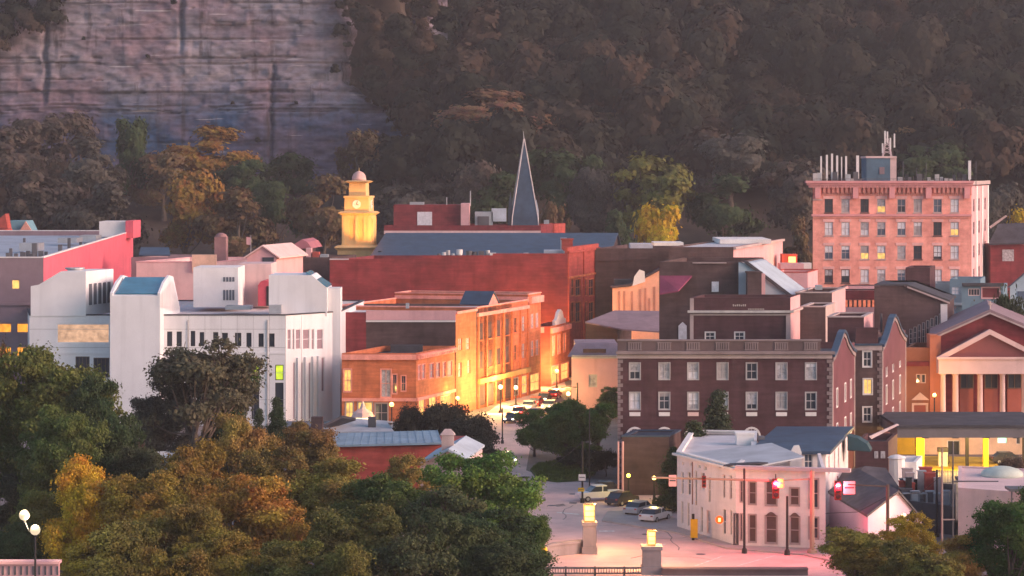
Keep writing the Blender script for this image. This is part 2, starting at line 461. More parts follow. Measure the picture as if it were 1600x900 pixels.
x1 = np.arange(-172, -18, 0.45); z1 = np.arange(22, 98, 0.32)
X, Z = np.meshgrid(x1, z1)
rs = np.random.RandomState(3)
lay = np.cumsum(rs.uniform(.6, 3.0, 60)**2) + 20
li = np.searchsorted(lay, Z + 1.2*(fbm(X*.05, Z*.02, 9)-.5))
joint = np.floor(X/ (5 + 6*vnoise(li*1.7, li*0+3.3, 4)) + vnoise(li*3.1, li*0., 8)*7)
blk = vnoise(joint*7.13, li*5.37, 21)
cr = np.exp(-((X - np.floor(X/19)*19 - 9 - 9*(vnoise(np.floor(X/19)*3.3, X*0, 2)-.5) - 1.5*fbm(Z*.2, X*0, 3))/0.55)**2) * sstep(.5, .62, vnoise(X/19*1.9, Z/14, 6))
crk = np.minimum(np.abs(Z[..., None] + (1.2*(fbm(X*.05, Z*.02, 9)-.5))[..., None] - lay).min(-1), 1.0)
Yc = 690.5 - blk*.6 - (li % 3)*.25 - fbm(X*.25, Z*.5, 11)*2.0 - fbm(X*.04, Z*.05, 17)*2.4 + cr*1.5 + (crk < .2)*(vnoise(X*.06, li*3.7, 31) > .5)*.9 + (Z-22)*.055
edge = -45 + 17*(1-sstep(42, 60, Z)) + 7*(fbm(Z*.13, Z*0+2, 41)-.5)
Yc = Yc + 26*sstep(edge-2, edge+6, X) + 3*fbm(X*.3, Z*.3, 55)*sstep(edge-12, edge, X)
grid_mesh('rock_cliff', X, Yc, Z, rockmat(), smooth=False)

# ------------------------------------------------------------------ trees
def rdirs(r, n):
    v = r.normal(size=(n, 3)); return v/np.linalg.norm(v, axis=1, keepdims=True)
def crown_arrays(seed, W, H, n, leafs, form='round', sparse=0.0):
    """leaf-sized faces gathered in clumps; crown sits on z = 0 .. H, width W"""
    r = np.random.RandomState(seed); K = {'round': 130, 'far': 24, 'wood': 26, 'cedar': 60, 'airy': 40, 'bush': 26}[form]
    d = rdirs(r, K)
    rad = r.uniform(0.35, 1.0, K)**0.6
    if form == 'cedar':
        t = r.uniform(0.02, 1, K)**1.15; a = r.uniform(0, 6.283, K); rr = (1-t)**.8*W/2*r.uniform(.3, .95, K)
        c = np.stack([rr*np.cos(a), rr*np.sin(a), t*H*.94], 1); cr = W*(.10+.10*(1-t))*r.uniform(.8, 1.3, K)
    else:
        if form in ('wood', 'bush', 'airy'): d[:, 2] = np.where(d[:, 2] < -.55, -d[:, 2], d[:, 2])
        c = d*rad[:, None]*np.array([W/2, W/2, H/2])*.80; c[:, 2] += H*.47
        hh = c[:, 2]/H; c[:, :2] *= (1.06-.55*np.clip(hh-.45, 0, 1))[:, None]
        lop = r.normal(0, .06*W, (1, 3)); c += lop*hh[:, None]*np.array([1, 1, .0])
        cr = W*r.uniform(.085, .17, K)*{'round': .80, 'airy': .62}.get(form, 1)
    if form in ('round', 'far'):                       # several uneven boughs, each a shell of small clumps
        nl = 9 if form == 'round' else 7; ld = rdirs(r, nl); ld[:, 2] = np.linspace(-.75, .95, nl)
        ld[:, :2] *= (np.sqrt(1-ld[:, 2:3]**2)/(np.linalg.norm(ld[:, :2], axis=1, keepdims=True)+1e-6))
        lc = ld*r.uniform(.42, .74, (nl, 1))*np.array([W/2, W/2, H/2]); lc[:, 2] += H*.48
        lr = W*r.uniform(.15, .27, nl); per = K//nl+1
        c = np.concatenate([lc[i]+rdirs(r, per)*lr[i]*r.uniform(.55, 1.05, (per, 1))*np.array([1.1, 1.1, .85]) for i in range(nl)]); K = len(c)
        cr = W*r.uniform(.045, .10, K)*(1 if form == 'round' else 1.5)
    if sparse: keep = r.uniform(size=K) > sparse*.3; c, cr = c[keep], cr[keep]
    w = cr**2; k = r.choice(len(c), n, p=w/w.sum())
    dd = rdirs(r, n); dd[:, 2] = np.where(r.uniform(size=n) < .35, np.abs(dd[:, 2]), dd[:, 2])
    rr = cr[k]*np.where(r.uniform(size=n) < .12, r.uniform(1, 1.6, n), r.uniform(.3, 1.12, n)**.6)
    p = c[k] + dd*rr[:, None]*np.array([1.2, 1.2, .8])
    ln = leafs*r.uniform(.6, 1.5, n)
    ctr = np.array([0, 0, H*.42]); co = p-ctr; co /= np.linalg.norm(co, axis=1, keepdims=True)+1e-6
    fl = 1.0 if form in ('far', 'wood') else .5
    nn = dd*.6 + co*fl + rdirs(r, n)*{'far': .7, 'wood': .6}.get(form, .95); nn /= np.linalg.norm(nn, axis=1, keepdims=True)
    a = np.cross(nn, rdirs(r, n)); a /= np.linalg.norm(a, axis=1, keepdims=True)+1e-9; b = np.cross(nn, a)
    a *= ln[:, None]*.62; b *= ln[:, None]*.40
    v = np.stack([p-a, p+b*1.0-a*.1, p+a, p-b*1.0+a*.15], 1).reshape(-1, 3)
    hi = np.percentile(v[:, 2], 99.7); lo = np.percentile(v[:, 2], .3); wd = np.percentile(np.abs(v[:, :2]), 98.5)
    sc = np.array([W/2/wd*.93, W/2/wd*.93, H/(hi-max(lo, 0)*0 if hi > 0 else 1)]); v = v*sc; c = c*sc
    return v, c, cr
def crown_mesh(name, *a, **k):
    v, c, cr = crown_arrays(*a, **k); me = bpy.data.meshes.new(name)
    fill_mesh(me, v, np.arange(len(v)).reshape(-1, 4)); me.materials.append(leaf); return me, c, cr
def trunk_mesh(name, seed, Ht, H, c, rad, twigs=False):
    """trunk from z=0 to the crown (crown base at Ht), with limbs to its clumps"""
    r = random.Random(seed); m = MB(); top = Ht + H*.55
    p0 = Vector((0, 0, -.4)); p1 = Vector((r.uniform(-.2, .2), r.uniform(-.2, .2), Ht*.6)); p2 = Vector((r.uniform(-.5, .5), r.uniform(-.5, .5), top))
    m.tube(p0, p1, rad*1.25, rad, 10); m.tube(p1, p2, rad, rad*.35, 10)
    idx = list(range(len(c))); r.shuffle(idx)
    for i in idx[:(22 if twigs else 11)]:
        q = Vector(c[i]) + Vector((0, 0, Ht)); t = r.uniform(.1, .75); s = p1.lerp(p2, t)
        mid = s.lerp(q, .55) + Vector((0, 0, -.4)); m.tube(s, mid, rad*.34, rad*.22, 6); m.tube(mid, q, rad*.22, rad*.06, 6)
        if twigs:
            for _ in range(4):
                e = q + Vector((r.uniform(-1.3, 1.3), r.uniform(-1.3, 1.3), r.uniform(-.5, 1.3))); m.tube(mid.lerp(q, r.uniform(.4, 1)), e, .05, .02, 5)
    return m.mesh(name, bark)
TREE = {}
def kind_mesh(kind, var):
    key = (kind, var)
    if key not in TREE:
        sd = 100*len(TREE)+7
        spec = dict(near=(10, 12.4, 58000, .19, 'round'), airy=(10, 10, 10500, .22, 'airy'), far=(10, 11, 7000, .46, 'far'),
                    cedar=(5, 10, 16000, .2, 'cedar'), bush=(6, 3.6, 12000, .17, 'bush'))[kind]
        me, c, cr = crown_mesh('crown', sd, spec[0], spec[1], spec[2], spec[3], form=spec[4], sparse=.5 if kind == 'airy' else 0)
        Ht = dict(near=.5, airy=2.0, far=2.0, cedar=.5, bush=.3)[kind]
        tr = trunk_mesh('trunk', sd, Ht, spec[1], c, dict(near=.34, airy=.3, far=.36, cedar=.2, bush=.08)[kind], kind == 'airy')
        TREE[key] = (me, tr, Ht, spec[0], spec[1])
    return TREE[key]
def tree(name, label, kind, var, px, ytop, wpx, Y, col, z0=0.0, group=None, rz=None, cat='tree', tall=None):
    """crown centred on column px, top at row ytop, about wpx wide, standing at distance Y on height z0"""
    me, tr, Ht, w, h = kind_mesh(kind, var)
    x = xx(px, Y); Hh = zz(ytop, Y) - z0; sx = wpx*Y/FPX/w
    hc = min(Hh, (tall*Y/FPX) if tall else Hh)            # crown+trunk height wanted
    sz = Hh/(Ht+h)
    root = thing(name, label, cat, (x, Y, z0), group)
    root.rotation_euler = (0, 0, rz if rz is not None else random.Random(int(px*7+ytop)).uniform(0, 6.28))
    a = link(bpy.data.objects.new('trunk', tr)); a.parent = root; a.scale = (sx, sx, sz)
    c = link(bpy.data.objects.new('crown', me)); c.parent = root
    lo = Ht*sz
    if tall and tall*Y/FPX < Hh - .3: csz = tall*Y/FPX/h; lo = Hh - h*csz
    else: csz = sz
    c.location = (0, 0, lo); c.scale = (sx, sx, csz); c.color = (*col, 1)
    return root
GREEN=(.055,.075,.02); DGREEN=(.03,.045,.018); OLIVE=(.085,.08,.02); GOLD=(.22,.13,.018); ORANGE=(.15,.07,.02); RUST=(.14,.06,.028); GREY=(.05,.047,.04); BROWN=(.09,.055,.03); YEL=(.32,.19,.015); DUSK=(.055,.042,.035)

# the wood far up the hill: one mass
def forest():
    r = np.random.RandomState(12); protos = [crown_arrays(900+i, 10, 10, 1900, .85, form='wood')[0] for i in range(5)]
    vs = []; ts = []
    for x, y, z in [(-142,684,80),(-133,685,82),(-148,684,74),(-124,686,86),(-116,686,89),(-140,685,88),(-128,686,92),(-118,687,95),(-150,684,86),(-108,688,93),(-136,683,76),(-130,683,77),(-124,684,80),(-146,683,70),(-139,682,72),(-37,687,62),(-36,686,70),(-38,687,78),(-37,688,87),(-31,687,58),(-30,688,67),(-30,688,76),(-30,689,85),(-24,688,72),(-23,689,82),(-25,688,90),(-31,689,93),(-18,690,78),(-17,690,88),(-38,688,94)]:
        v = protos[r.randint(5)]; ts += [r.uniform()]*len(v); vs.append(v*np.array([.95,.8,.9]) + np.array([x, y+2, z-9]))
    for k in range(46):                                  # bushes rooted along the edge and the ledges of the cliff
        zz_ = r.uniform(44, 96); ex = -45+17*(1-float(sstep(42, 60, zz_)))+r.normal(0, 2.2) if k < 30 else r.uniform(-130, -50)
        if k >= 30: zz_ = float(lay[r.randint(4, len(lay))]);
        if zz_ > 97: continue
        v = protos[r.randint(5)]; ts += [r.uniform(0, .7)]*len(v); s = r.uniform(.16, .42) if k < 30 else r.uniform(.08, .2); vs.append(v*s + np.array([ex, 688.2, zz_-4*s]))
    for y in np.arange(636, 830, 9.0):
        lim = y*.2*1.18
        for x in np.arange(-lim-10, lim+10, 9.0):
            px, py = x + r.uniform(-3, 3), y + r.uniform(-3.2, 3.2)
            z = float(hill_z(px, py))
            incliff = px < -43 and 628 < py < 703
            pxl = 800 + px*FPX/py
            if incliff and not (pxl < 18 or pxl > 640): continue
            if px < -36 and 690 < py < 703: continue
            if px < -26 and 640 < py < 690 and pxl < 640: continue
            s = r.uniform(.85, 1.75); a = r.uniform(0, 6.28); v = protos[r.randint(5)].copy()*np.array([s, s, s*r.uniform(.9, 1.3)])
            ca, sa = math.cos(a), math.sin(a)
            ts += [r.uniform()]*len(v); vs.append(np.stack([v[:, 0]*ca-v[:, 1]*sa+px, v[:, 0]*sa+v[:, 1]*ca+py, v[:, 2]+z+1], 1))
    v = np.concatenate(vs); me = bpy.data.meshes.new('hillside_forest'); fill_mesh(me, v, np.arange(len(v)).reshape(-1, 4))
    m = bpy.data.materials.new('hill_foliage'); m.use_nodes = True
    N, L = m.node_tree.nodes, m.node_tree.links; b = N['Principled BSDF']; b.inputs['Roughness'].default_value = .9; b.inputs['Specular IOR Level'].default_value = .1
    n = N.new('ShaderNodeAttribute'); n.attribute_name = 'tint'; at_ = me.attributes.new('tint', 'FLOAT', 'POINT'); at_.data.foreach_set('value', np.array(ts, np.float32))
    cr = N.new('ShaderNodeValToRGB'); L.new(n.outputs['Fac'], cr.inputs[0])
    e = cr.color_ramp.elements; e[0].position = .1; e[0].color = (.013, .018, .013, 1); e[1].position = .95; e[1].color = (.050, .033, .023, 1)
    k = e.new(.5); k.color = (.027, .027, .020, 1)
    L.new(cr.outputs[0], b.inputs['Base Color']); me.materials.append(m)
    o = link(bpy.data.objects.new('hillside_forest', me)); o['kind'] = 'stuff'
forest()
# trees at the foot of the hill, each its own
HILLT = [  # px, ytop, width, Y, colour, label
 (20,200,150,640,DUSK,'dim grey-brown tree below the pale corner of the cliff'),
 (80,178,150,655,DUSK,'broad dim tree whose crown covers the lower edge of the cliff'),
 (140,215,120,625,GREY,'smoky grey tree behind the flat-roofed pink garage'),
 (195,186,90,640,DGREEN,'dark narrow tree standing tall against the blue base of the cliff'),
 (50,265,150,590,DUSK,'low dim tree behind the turret roof of the garage'),
 (170,285,130,580,GREY,'grey tree right behind the small box on the garage roof'),
 (255,240,120,640,BROWN,'brown-tinted tree between the dark tree and the orange one'),
 (330,198,150,655,ORANGE,'orange-topped tree on the slope before the cliff base'),
 (290,268,140,590,ORANGE,'large glowing orange tree low behind the pale chimney'),
 (385,250,90,640,DGREEN,'small dark tree set before the blue rock'),
 (370,295,130,580,BROWN,'brown tree between the orange tree and the clock tower'),
 (430,285,100,600,DGREEN,'dark green tree rising above the pink gabled house'),
 (505,275,110,585,BROWN,'round russet tree touching the lit clock tower'),
 (560,205,100,645,BROWN,'round brown tree directly above the tower dome'),
 (620,290,110,600,GREY,'grey tree just beyond the lit clock tower'),
 (640,235,110,650,GREY,'hazy grey tree where the cliff meets the wood'),
 (690,215,110,655,RUST,'rust-coloured tree with a low crown beside the red-topped one'),
 (770,140,200,655,(.12,.06,.04),'huge red-topped tree behind and above the church spire'),
 (740,255,120,600,DUSK,'dusky tree over the red penthouse with a window'),
 (850,165,90,670,OLIVE,'pale olive tree peeping out behind the red-topped giant'),
 (790,270,110,590,DGREEN,'dark tree close behind the church spire'),
 (875,235,130,610,DGREEN,'deep green tree on the far side of the spire'),
 (945,175,150,665,BROWN,'brown spreading tree midway up between spire and the olive crown'),
 (930,265,110,600,GREY,'grey slender tree between the spire and the round olive one'),
 (1010,245,160,590,OLIVE,'big round olive tree above the small yellow tree'),
 (1050,180,130,665,BROWN,'reddish tree behind the round olive tree'),
 (1140,215,160,630,GREY,'wide grey-green tree above the pale flat roof'),
 (1130,275,120,590,DGREEN,'dark tree right behind the pale flat roof'),
 (1200,182,130,670,OLIVE,'tree with ochre highlights in its crown above the wide grey one'),
 (1240,250,130,600,DUSK,'dusky tree beside the pink hotel tower'),
 (1245,340,60,540,BROWN,'small brown tree tucked against the pink tower wall'),
 (1300,205,120,650,DUSK,'dim tree behind the white antenna poles'),
 (1400,180,150,665,BROWN,'brown tree behind the rooftop mast'),
 (1470,160,140,675,RUST,'russet tree on the slope above the pink tower'),
 (1450,225,130,620,DGREEN,'dark green tree behind the pink tower roof'),
 (1545,225,120,640,DUSK,'dim tree past the corner of the pink tower'),
 (1600,215,130,650,BROWN,'brown tree at the far edge beyond the pink tower'),
 (1590,330,70,520,YEL,'yellow tree over the dark red house near the pink tower'),
 (1045,322,125,540,YEL,'bright yellow tree glowing above the dark brick roofs'),
 (870,318,55,545,BROWN,'small round brown tree beside the foot of the spire'),
 (960,330,70,560,DGREEN,'small dark tree between the brown one and the yellow one'),
 (1560,290,90,580,GREY,'grey tree hugging the corner of the pink tower'),
 (680,285,110,600,DUSK,'dusky tree rising behind the maroon penthouse roof'),
 (460,240,110,655,DGREEN,'dark tree below the foot of the cliff near the tower'),
]
for i, (px, yt, w, Y, c, lb) in enumerate(HILLT):
    x = xx(px, Y); z0 = max(float(hill_z(x, Y)) if Y > 540 else 0, 0)
    H = zz(yt, Y) - z0
    if H < 9: z0 = zz(yt, Y) - 9
    tree('hillside_tree', lb, 'far', i % 5, px, yt, w, Y, tuple(q*1.6 for q in c), z0=max(z0, 0), group='trees along the foot of the hill')

# ------------------------------------------------------------------ streets
paveM = mat('street_concrete', (0.63, 0.44, 0.40), var=0.14, scale=0.25, bump=0.1, stain=0.0)
walkM = mat('pavement_concrete', (0.42, 0.35, 0.33), var=0.1, scale=0.5)
kerbM = mat('kerb_stone', (0.40, 0.37, 0.35), var=0.1)
def sheet(name, pts, z, m, kind='structure'):
    b = MB(); b.quad(*[(*gd(*p), z) for p in pts]); return struct(name, b, m, kind)
sheet('street', [(640,1000),(780,760),(772,705),(765,668),(760,645),(790,625),(830,606),(852,590),(880,590),(885,606),(860,632),(830,690),(822,735),(860,748),(980,760),(1120,800),(1300,850),(1460,890),(1600,1000)], .004, paveM)
def kerbed(name, pts, h, m):
    b = MB(); P = [gd(*p) for p in pts]; b.prism(P, 0.0, h); return struct(name, b, m)
kerbed('pavement', [(940,815),(1058,834),(1135,858),(1255,868),(1300,878),(1320,860),(1255,845),(1135,840),(1058,812),(1000,800),(950,800)], .13, walkM)
kerbed('grass_verge', [(828,735),(838,727),(870,722),(905,722),(935,728),(930,742),(905,752),(870,754),(840,750)], .15, mat('lawn', (.055,.085,.02), var=.35, scale=1.2, bump=.5))
def grass(name, pts, n, h, col):
    P = [Vector(gd(*p)) for p in pts]; r = random.Random(5); b = MB(); c = sum((p for p in P), Vector((0, 0)))/len(P)
    for _ in range(n):
        i = r.randrange(len(P)); q = c + ((P[i].lerp(P[(i+1) % len(P)], r.random())) - c)*math.sqrt(r.random())*.97
        a = r.uniform(0, 6.28); w = .06; hh = h*r.uniform(.5, 1.3); d = Vector((math.cos(a), math.sin(a)))*w
        b.quad((q.x-d.x, q.y-d.y, .15), (q.x+d.x, q.y+d.y, .15), (q.x+r.uniform(-.1, .1), q.y+r.uniform(-.1, .1), .15+hh))
    return struct(name, b, mat('grass_blades', col, var=.4, scale=1.5), 'stuff')
grass('grass', [(828,735),(838,727),(870,722),(905,722),(935,728),(930,742),(905,752),(870,754),(840,750)], 5000, .3, (.075, .115, .02))
# ------------------------------------------------------------------ buildings
def bld(name, label, pts, z1, wall, roof, cat='building', holes=None, par=0.7, coping=None, group=None, walls=None):
    root = thing(name, label, cat, ((pts[0][0]+pts[1][0])/2, (pts[0][1]+pts[1][1])/2, 0), group)
    holes = holes or {}; walls = walls or {}
    fs = frames(pts); base = {}
    for i, f in enumerate(fs): base.setdefault(walls.get(i, wall), []).append(i)
    for k, (m_, ids) in enumerate(base.items()):
        m = MB()
        for i in ids: m.facade(fs[i], 0, z1, holes.get(i, ()))
        if k == 0:
            ins = inset(pts, .35); n = len(pts)
            for i in range(n):
                j = (i+1) % n
                m.quad((*ins[i], z1-par), (*ins[j], z1-par), (*ins[j], z1), (*ins[i], z1))
                if not coping: m.quad((*pts[i], z1), (*pts[j], z1), (*ins[j], z1), (*ins[i], z1))
        part(root, 'wall', m, m_)
    if coping:
        o = inset(pts, -.08); i2 = inset(pts, .42); c = MB(); n = len(pts)
        for i in range(n):
            j = (i+1) % n
            c.add([(*o[i], z1+.003), (*o[j], z1+.003), (*i2[j], z1+.003), (*i2[i], z1+.003), (*o[i], z1+.16), (*o[j], z1+.16), (*i2[j], z1+.16), (*i2[i], z1+.16)],
                  [(0,1,2,3), (4,5,6,7), (0,1,5,4), (2,3,7,6)])
        part(root, 'coping', c, coping)
    r = MB(); r.quad(*[(*p, z1-par) for p in inset(pts, .35)]); part(root, 'roof', r, roof)
    return root, fs
def holes_of(f, rects): return [f.rect(*r) for r in rects]
def pbox(root, name, m, p0, p1, Y, depth, zb=None, out=0.0):
    """a box part: pixel rectangle (x0,y0)-(x1,y1) on its front at distance Y"""
    x0, x1 = xx(p0[0], Y), xx(p1[0], Y); z1 = zz(p0[1], Y); z0 = zz(p1[1], Y) if zb is None else zb
    b = MB(); b.box(x0, Y-out, z0, x1, Y+depth, z1); return part(root, name, b, m)
def pole_parts(root, name, spots, m, Y, r=.07):
    for px, y0, y1 in spots:
        b = MB(); b.tube(at(px, y1, Y), at(px, y0, Y), r); part(root, name, b, m)

# 1 garage with the deep pink flank
pts = [(xx(-70,350),350), (xx(68,350),350), (xx(208,512),512), (xx(-40,512),512)]
f = frames(pts)[0]
h0 = holes_of(f, [(18,437,31,452),(-8,505,18,520),(26,505,47,520),(26,542,47,558),(-8,542,18,558)])
pinkdeep = mat('deep_pink_render', (0.64, 0.12, 0.165), var=.08, stain=.15)
root, fs = bld('parking_garage', 'flat-roofed garage with a long deep pink flank and orange-lit open bays', pts, zz(403,350), pinkdeep,
               mat('blue_grey_roof', (.30,.36,.42), var=.2, scale=.15), holes={0: h0}, walls={0: mauve}, coping=trimw, par=.9)
for k, h in enumerate(h0):
    window(root, f, h, style(frame=mauve, pane=litw if k == 0 else lito, nv=0, nh=0), name='window' if k == 0 else 'parking_bay')
band(root, f, 0, f.L, f.z(30,477), f.z(30,473), .25, mauve, 'ledge')
for p0, p1, Y, d, m in [((155,346),(196,370),495,9,trimw),((90,372),(120,380),440,6,metal),((124,368),(150,378),455,6,metal),((30,380),(60,392),400,5,metal)]:
    pbox(root, 'roof_cabin', m, p0, p1, Y, d)
pbox(root, 'stair_tower', pinkdeep, (196,345), (208,372), 494, 10)
r_ = random.Random(4)
for px, y0, y1 in [(12,395,405),(17,388,404),(25,396,404),(34,393,403),(38,394,403),(44,392,402),(49,396,402),(54,380,400),(64,392,400),(72,393,398),(94,382,392),(108,372,385),(126,378,385),(38,372,381),(134,380,384)]:
    Y = 360 + (404-y1)*3.2; b = MB(); w = r_.uniform(.35, .8); b.cbox((xx(px,Y), Y, zz(403,350)-.9), w, w, max(zz(y0,Y)-(zz(403,350)-.9), .6)); part(root, 'roof_vent', b, darkgr)
root = thing('turret_house', 'house with teal peaked roof and salmon gable rising behind the garage roof', 'building', (xx(30,530),530,0))
b = MB(); b.box(xx(-20,530),530,0,xx(42,530),545,zz(372,530)); part(root,'wall',b,mat('salmon_render',(.6,.34,.27)))
b = MB(); b.ext([at(-12,374,530),at(10,345,530),at(40,345,530),at(54,374,530)],(0,8,0)); part(root,'roof',b,mat('teal_shingle',(.14,.28,.34),var=.15))
b = MB(); b.ext([at(24,371,529),at(40,346,529),at(55,369,529)],(0,.6,0)); part(root,'gable',b,mat('salmon_render',(.6,.34,.27)))
b = MB(); b.box(xx(-20,522),522,0,xx(10,522),528,zz(358,522)); b.ext([at(-20,357,522),at(8,334,522),at(12,357,522)],(0,4,0)); part(root,'bay',b,bred)

# 2 white civic building
A, B = (xx(46,334),334), (xx(446,334),334); C = (-23.0,342.4); pts = [A, B, C, (-21.5,372), (xx(40,372),372)]
zt = zz(493,334); fs = frames(pts); f0, f1 = fs[0], fs[1]
nar = [(261,518,269,541),(276,518,284,541),(298,517,305,541),(312,519,319,541),(333,519,341,541),(347,520,356,541),(367,520,377,541),(385,520,393,542),(404,521,412,542),(420,521,429,542)]
low = [(393,570,405,592),(430,570,443,594)]; ent = [(118,557,140,590),(146,559,171,590)]; dk = [(430,598,443,655),(393,596,405,655)]; bandr = [(89,506,171,536)]
H0 = holes_of(f0, nar + low + ent + bandr + dk)
u = lambda a, b, z0, z1: (a, z0, b, z1)
up = [(449,455),(457,460),(462,470),(473,484),(487,491),(495,505)]
H1 = holes_of(f1, [(a,514,b,546) for a, b in up] + [(a,566,b,655) for a, b in [(458,461.5),(470,473.5),(482,485.5)]] + [(501,558,507,612)])
root, fs = bld('civic_building', 'white concrete civic building with stepped towers and a teal skylight', pts, zt, concw,
               mat('pinkish_roof_membrane', (.55,.50,.50), var=.1, scale=.2), holes={0: H0, 1: H1}, par=.5, coping=tar)
pwarm = lit_window('warm_reflection_glass', (1.0, .58, .36), .36)  # emission stands in for the warm reflection in this glass band
for k, h in enumerate(H0):
    st = style(frame=concw, pane=glass, nv=0, nh=0)
    if 10 <= k < 12: st['pane'] = litg; st['frame'] = black
    elif k == 14: st['pane'] = pwarm
    elif 12 <= k < 14: st['nv'] = 3; st['frame'] = mat('brown_frame', (.12,.09,.07))
    else: st['frame'] = black
    window(root, f0, h, st, name='window' if k != 14 else 'ribbon_window')
pinkg = mat('pink_grey_glass', (.30,.22,.25), rough=.3, var=.12)
for k, h in enumerate(H1): window(root, f1, h, style(frame=concw, pane=pinkg, nv=0, nh=0 if k > 5 else 1))
band(root, f0, 0, f0.L, f0.z(350,553), f0.z(350,550), .08, concw, 'string_course')
for px in (465, 477, 489, 497):
    u0 = f1.u(px); b = MB(); b.fbox(f1, u0-.3, u0+.3, 0, .35, 0, zz(557,338)); part(root, 'pilaster', b, concw)
b = MB()
for zq in (3.4, 6.9, 10.2, 12.6): b.fbox(f0, 0, f0.L, 0, .012, zq-.025, zq+.025)
for k in range(1, 9): uq = f0.L*.56+k*2.1; b.fbox(f0, uq-.02, uq+.02, 0, .012, 0, zt)
part(root, 'panel_joint', b, mat('joint_grey', (.34,.34,.35)))
for k in (.62, .93): b = MB(); uq = f0.L*k; b.fbox(f0, uq-.07, uq+.07, .0, .14, 0, zt-.6); part(root, 'downpipe', b, conc)
# skylight tower
Yt = 330.5; b = MB(); X0, X1 = xx(172,Yt), xx(250,Yt); zf, zb = zz(462,Yt), zz(436,338)
b.ext([(X0,Yt,0),(X0,Yt,zf),(X0,Yt+9,zb),(X0,Yt+12,zb-.2),(X0,Yt+20,zt-.3),(X0,Yt+20,0)], (X1-X0,0,0)); part(root, 'tower', b, concw)
b = MB(); b.ext([(X0+.6,Yt+.5,zf+.16),(X1-.35,Yt+.5,zf+.16),(X1-.35,Yt+8.6,zb+.1),(X0+.6,Yt+8.6,zb+.1)], (0,0,.12)); part(root, 'skylight', b, teal)
for xa, xb in ((X0,X0+.35),(X1-.3,X1)):
    b = MB(); b.ext([(xa,Yt-.03,zf-1.5),(xa,Yt-.03,zf+.35),(xa,Yt+4,zf+1.6),(xa,Yt+9,zb+.45),(xa,Yt+13,zb+.1),(xa,Yt+20,zt),(xa,Yt+13,zt)], (xb-xa,0,0)); part(root, 'parapet', b, concw)
# stepped stair block at the other end
b = MB(); b.ext([at(48,494,333.9),at(48,447,333.9),at(60,445,333.9),at(95,424,333.9),at(134,424,333.9),at(134,494,333.9)], (S[0]*9,S[1]*9,0)); part(root, 'stair_block', b, concw)
fr = Fr((xx(134,333.9),333.9), (xx(134,333.9)+S[0]*9,333.9+S[1]*9), (xx(60,340),340))
b = MB()
for k in range(5): b.fbox(fr, 1+k*1.5, 1.9+k*1.5, .0, .06, zz(476,336), zz(443,336))
part(root, 'louvre', b, mat('grey_louvre', (.12,.13,.15)))
b = MB(); b.lathe((xx(117,338),338,zz(424,338)), [(1.0,0),(1.0,.25),(1.3,.3),(1.3,.5)], 14); part(root, 'roof_vent', b, metal)
b = MB(); b.ext([at(420,494,340),at(420,430,340),at(487,430,340),at(511,451,340),at(511,494,340)], (0,9,0)); part(root, 'plant_room', b, concw)
b = MB(); p0, p1 = at(478,430,340), at(511,451,340)
b.ext([(p0.x,340.4,p0.z+.25),(p1.x,340.4,p1.z+.12),(p1.x,348.8,p1.z+.12),(p0.x,348.8,p0.z+.25)], (0,0,.15)); part(root, 'skylight', b, teal)
b = MB(); b.box(xx(508,341.5), 341.2, 0, xx(532,341.5), 345, zz(450,341.5)); part(root, 'pylon', b, concw)
st = pbox(root, 'stair_house', white, (302,418), (372,480), 352, 9)
ff = Fr((xx(302,352),352),(xx(372,352),352),(xx(340,356),356))
for r in ((348,433,367,440),(348,453,367,469)):
    h = ff.rect(*r); b = MB()
    for k in range(4): uu = h[0]+(h[2]-h[0])*k/4; b.fbox(ff, uu+.06, uu+(h[2]-h[0])/4-.06, 0, .05, h[1], h[3])
    part(root, 'louvre', b, mat('grey_louvre', (.12,.13,.15)))
pbox(root, 'stair_house', stpale, (372,412), (424,480), 362, 8)
for p0, p1, Y in [((420,477),(439,490),338.0),((441,483),(470,490),343),((445,481),(452,486),342.5),((352,478),(392,484),346),((250,476),(259,490),344)]: pbox(root, 'roof_unit', metal, p0, p1, Y, 3)
b = MB(); b.ext([at(403,478,358),at(403,446,358),at(407,440,358),at(414,438,358),at(420,440,358),at(420,478,358)], (0,4,0)); part(root, 'roof_door_housing', b, mat('red_paint', (.5,.08,.11)))
b = MB(); b.ext([at(416,478,357.9),at(416,447,357.9),at(420,447,357.9),at(420,478,357.9)], (0,.05,0)); part(root, 'door', b, black)

# 3 pale buildings behind it
pts = quadplan(213, 338, 402, 22); root, fs = bld('stucco_building', 'low pale pink stucco building with a tall round-topped chimney', pts, zz(410,402), stpale, stpale, coping=stpink)
b = MB(); b.box(xx(335,408),408,0,xx(353,408),411,zz(370,408)); b.lathe((xx(344,408),409.5,zz(370,408)),[(.95,0),(.8,.35),(.3,.6)],12); part(root,'chimney',b,mat('mauve_brick',(.26,.15,.15)))
pbox(root,'parapet_wall',mat('peach_render',(.72,.5,.36)),(300,398),(338,424),401.5,.6)
h = fs[0].rect(283,430,290,452); pbox(root,'roof_unit',metal,(262,412),(280,420),408,3)
pts = quadplan(205, 300, 440, 16); root, fs = bld('mauve_building', 'low mauve building with a small dark blue roof light', pts, zz(402,440), mauve, mauve)
b = MB(); b.ext([at(217,400,440),at(220,388,446),at(264,388,446),at(266,400,440)],(0,0,.2)); part(root,'roof_light',b,slate)
root = thing('gabled_house', 'small pink gabled house peeping above the civic building roof', 'house', (xx(405,400),400,0))
b = MB(); x0, x1 = xx(386,400), xx(432,400); zc = zz(402,400); b.ext([(x0,400,0),(x0,400,zc),(xx(410,400),400,zz(386,400)),(x1,400,zc),(x1,400,0)],(3,14,0)); part(root,'wall',b,stpink)
b = MB(); xr = xx(410,400); zr = zz(386,400)
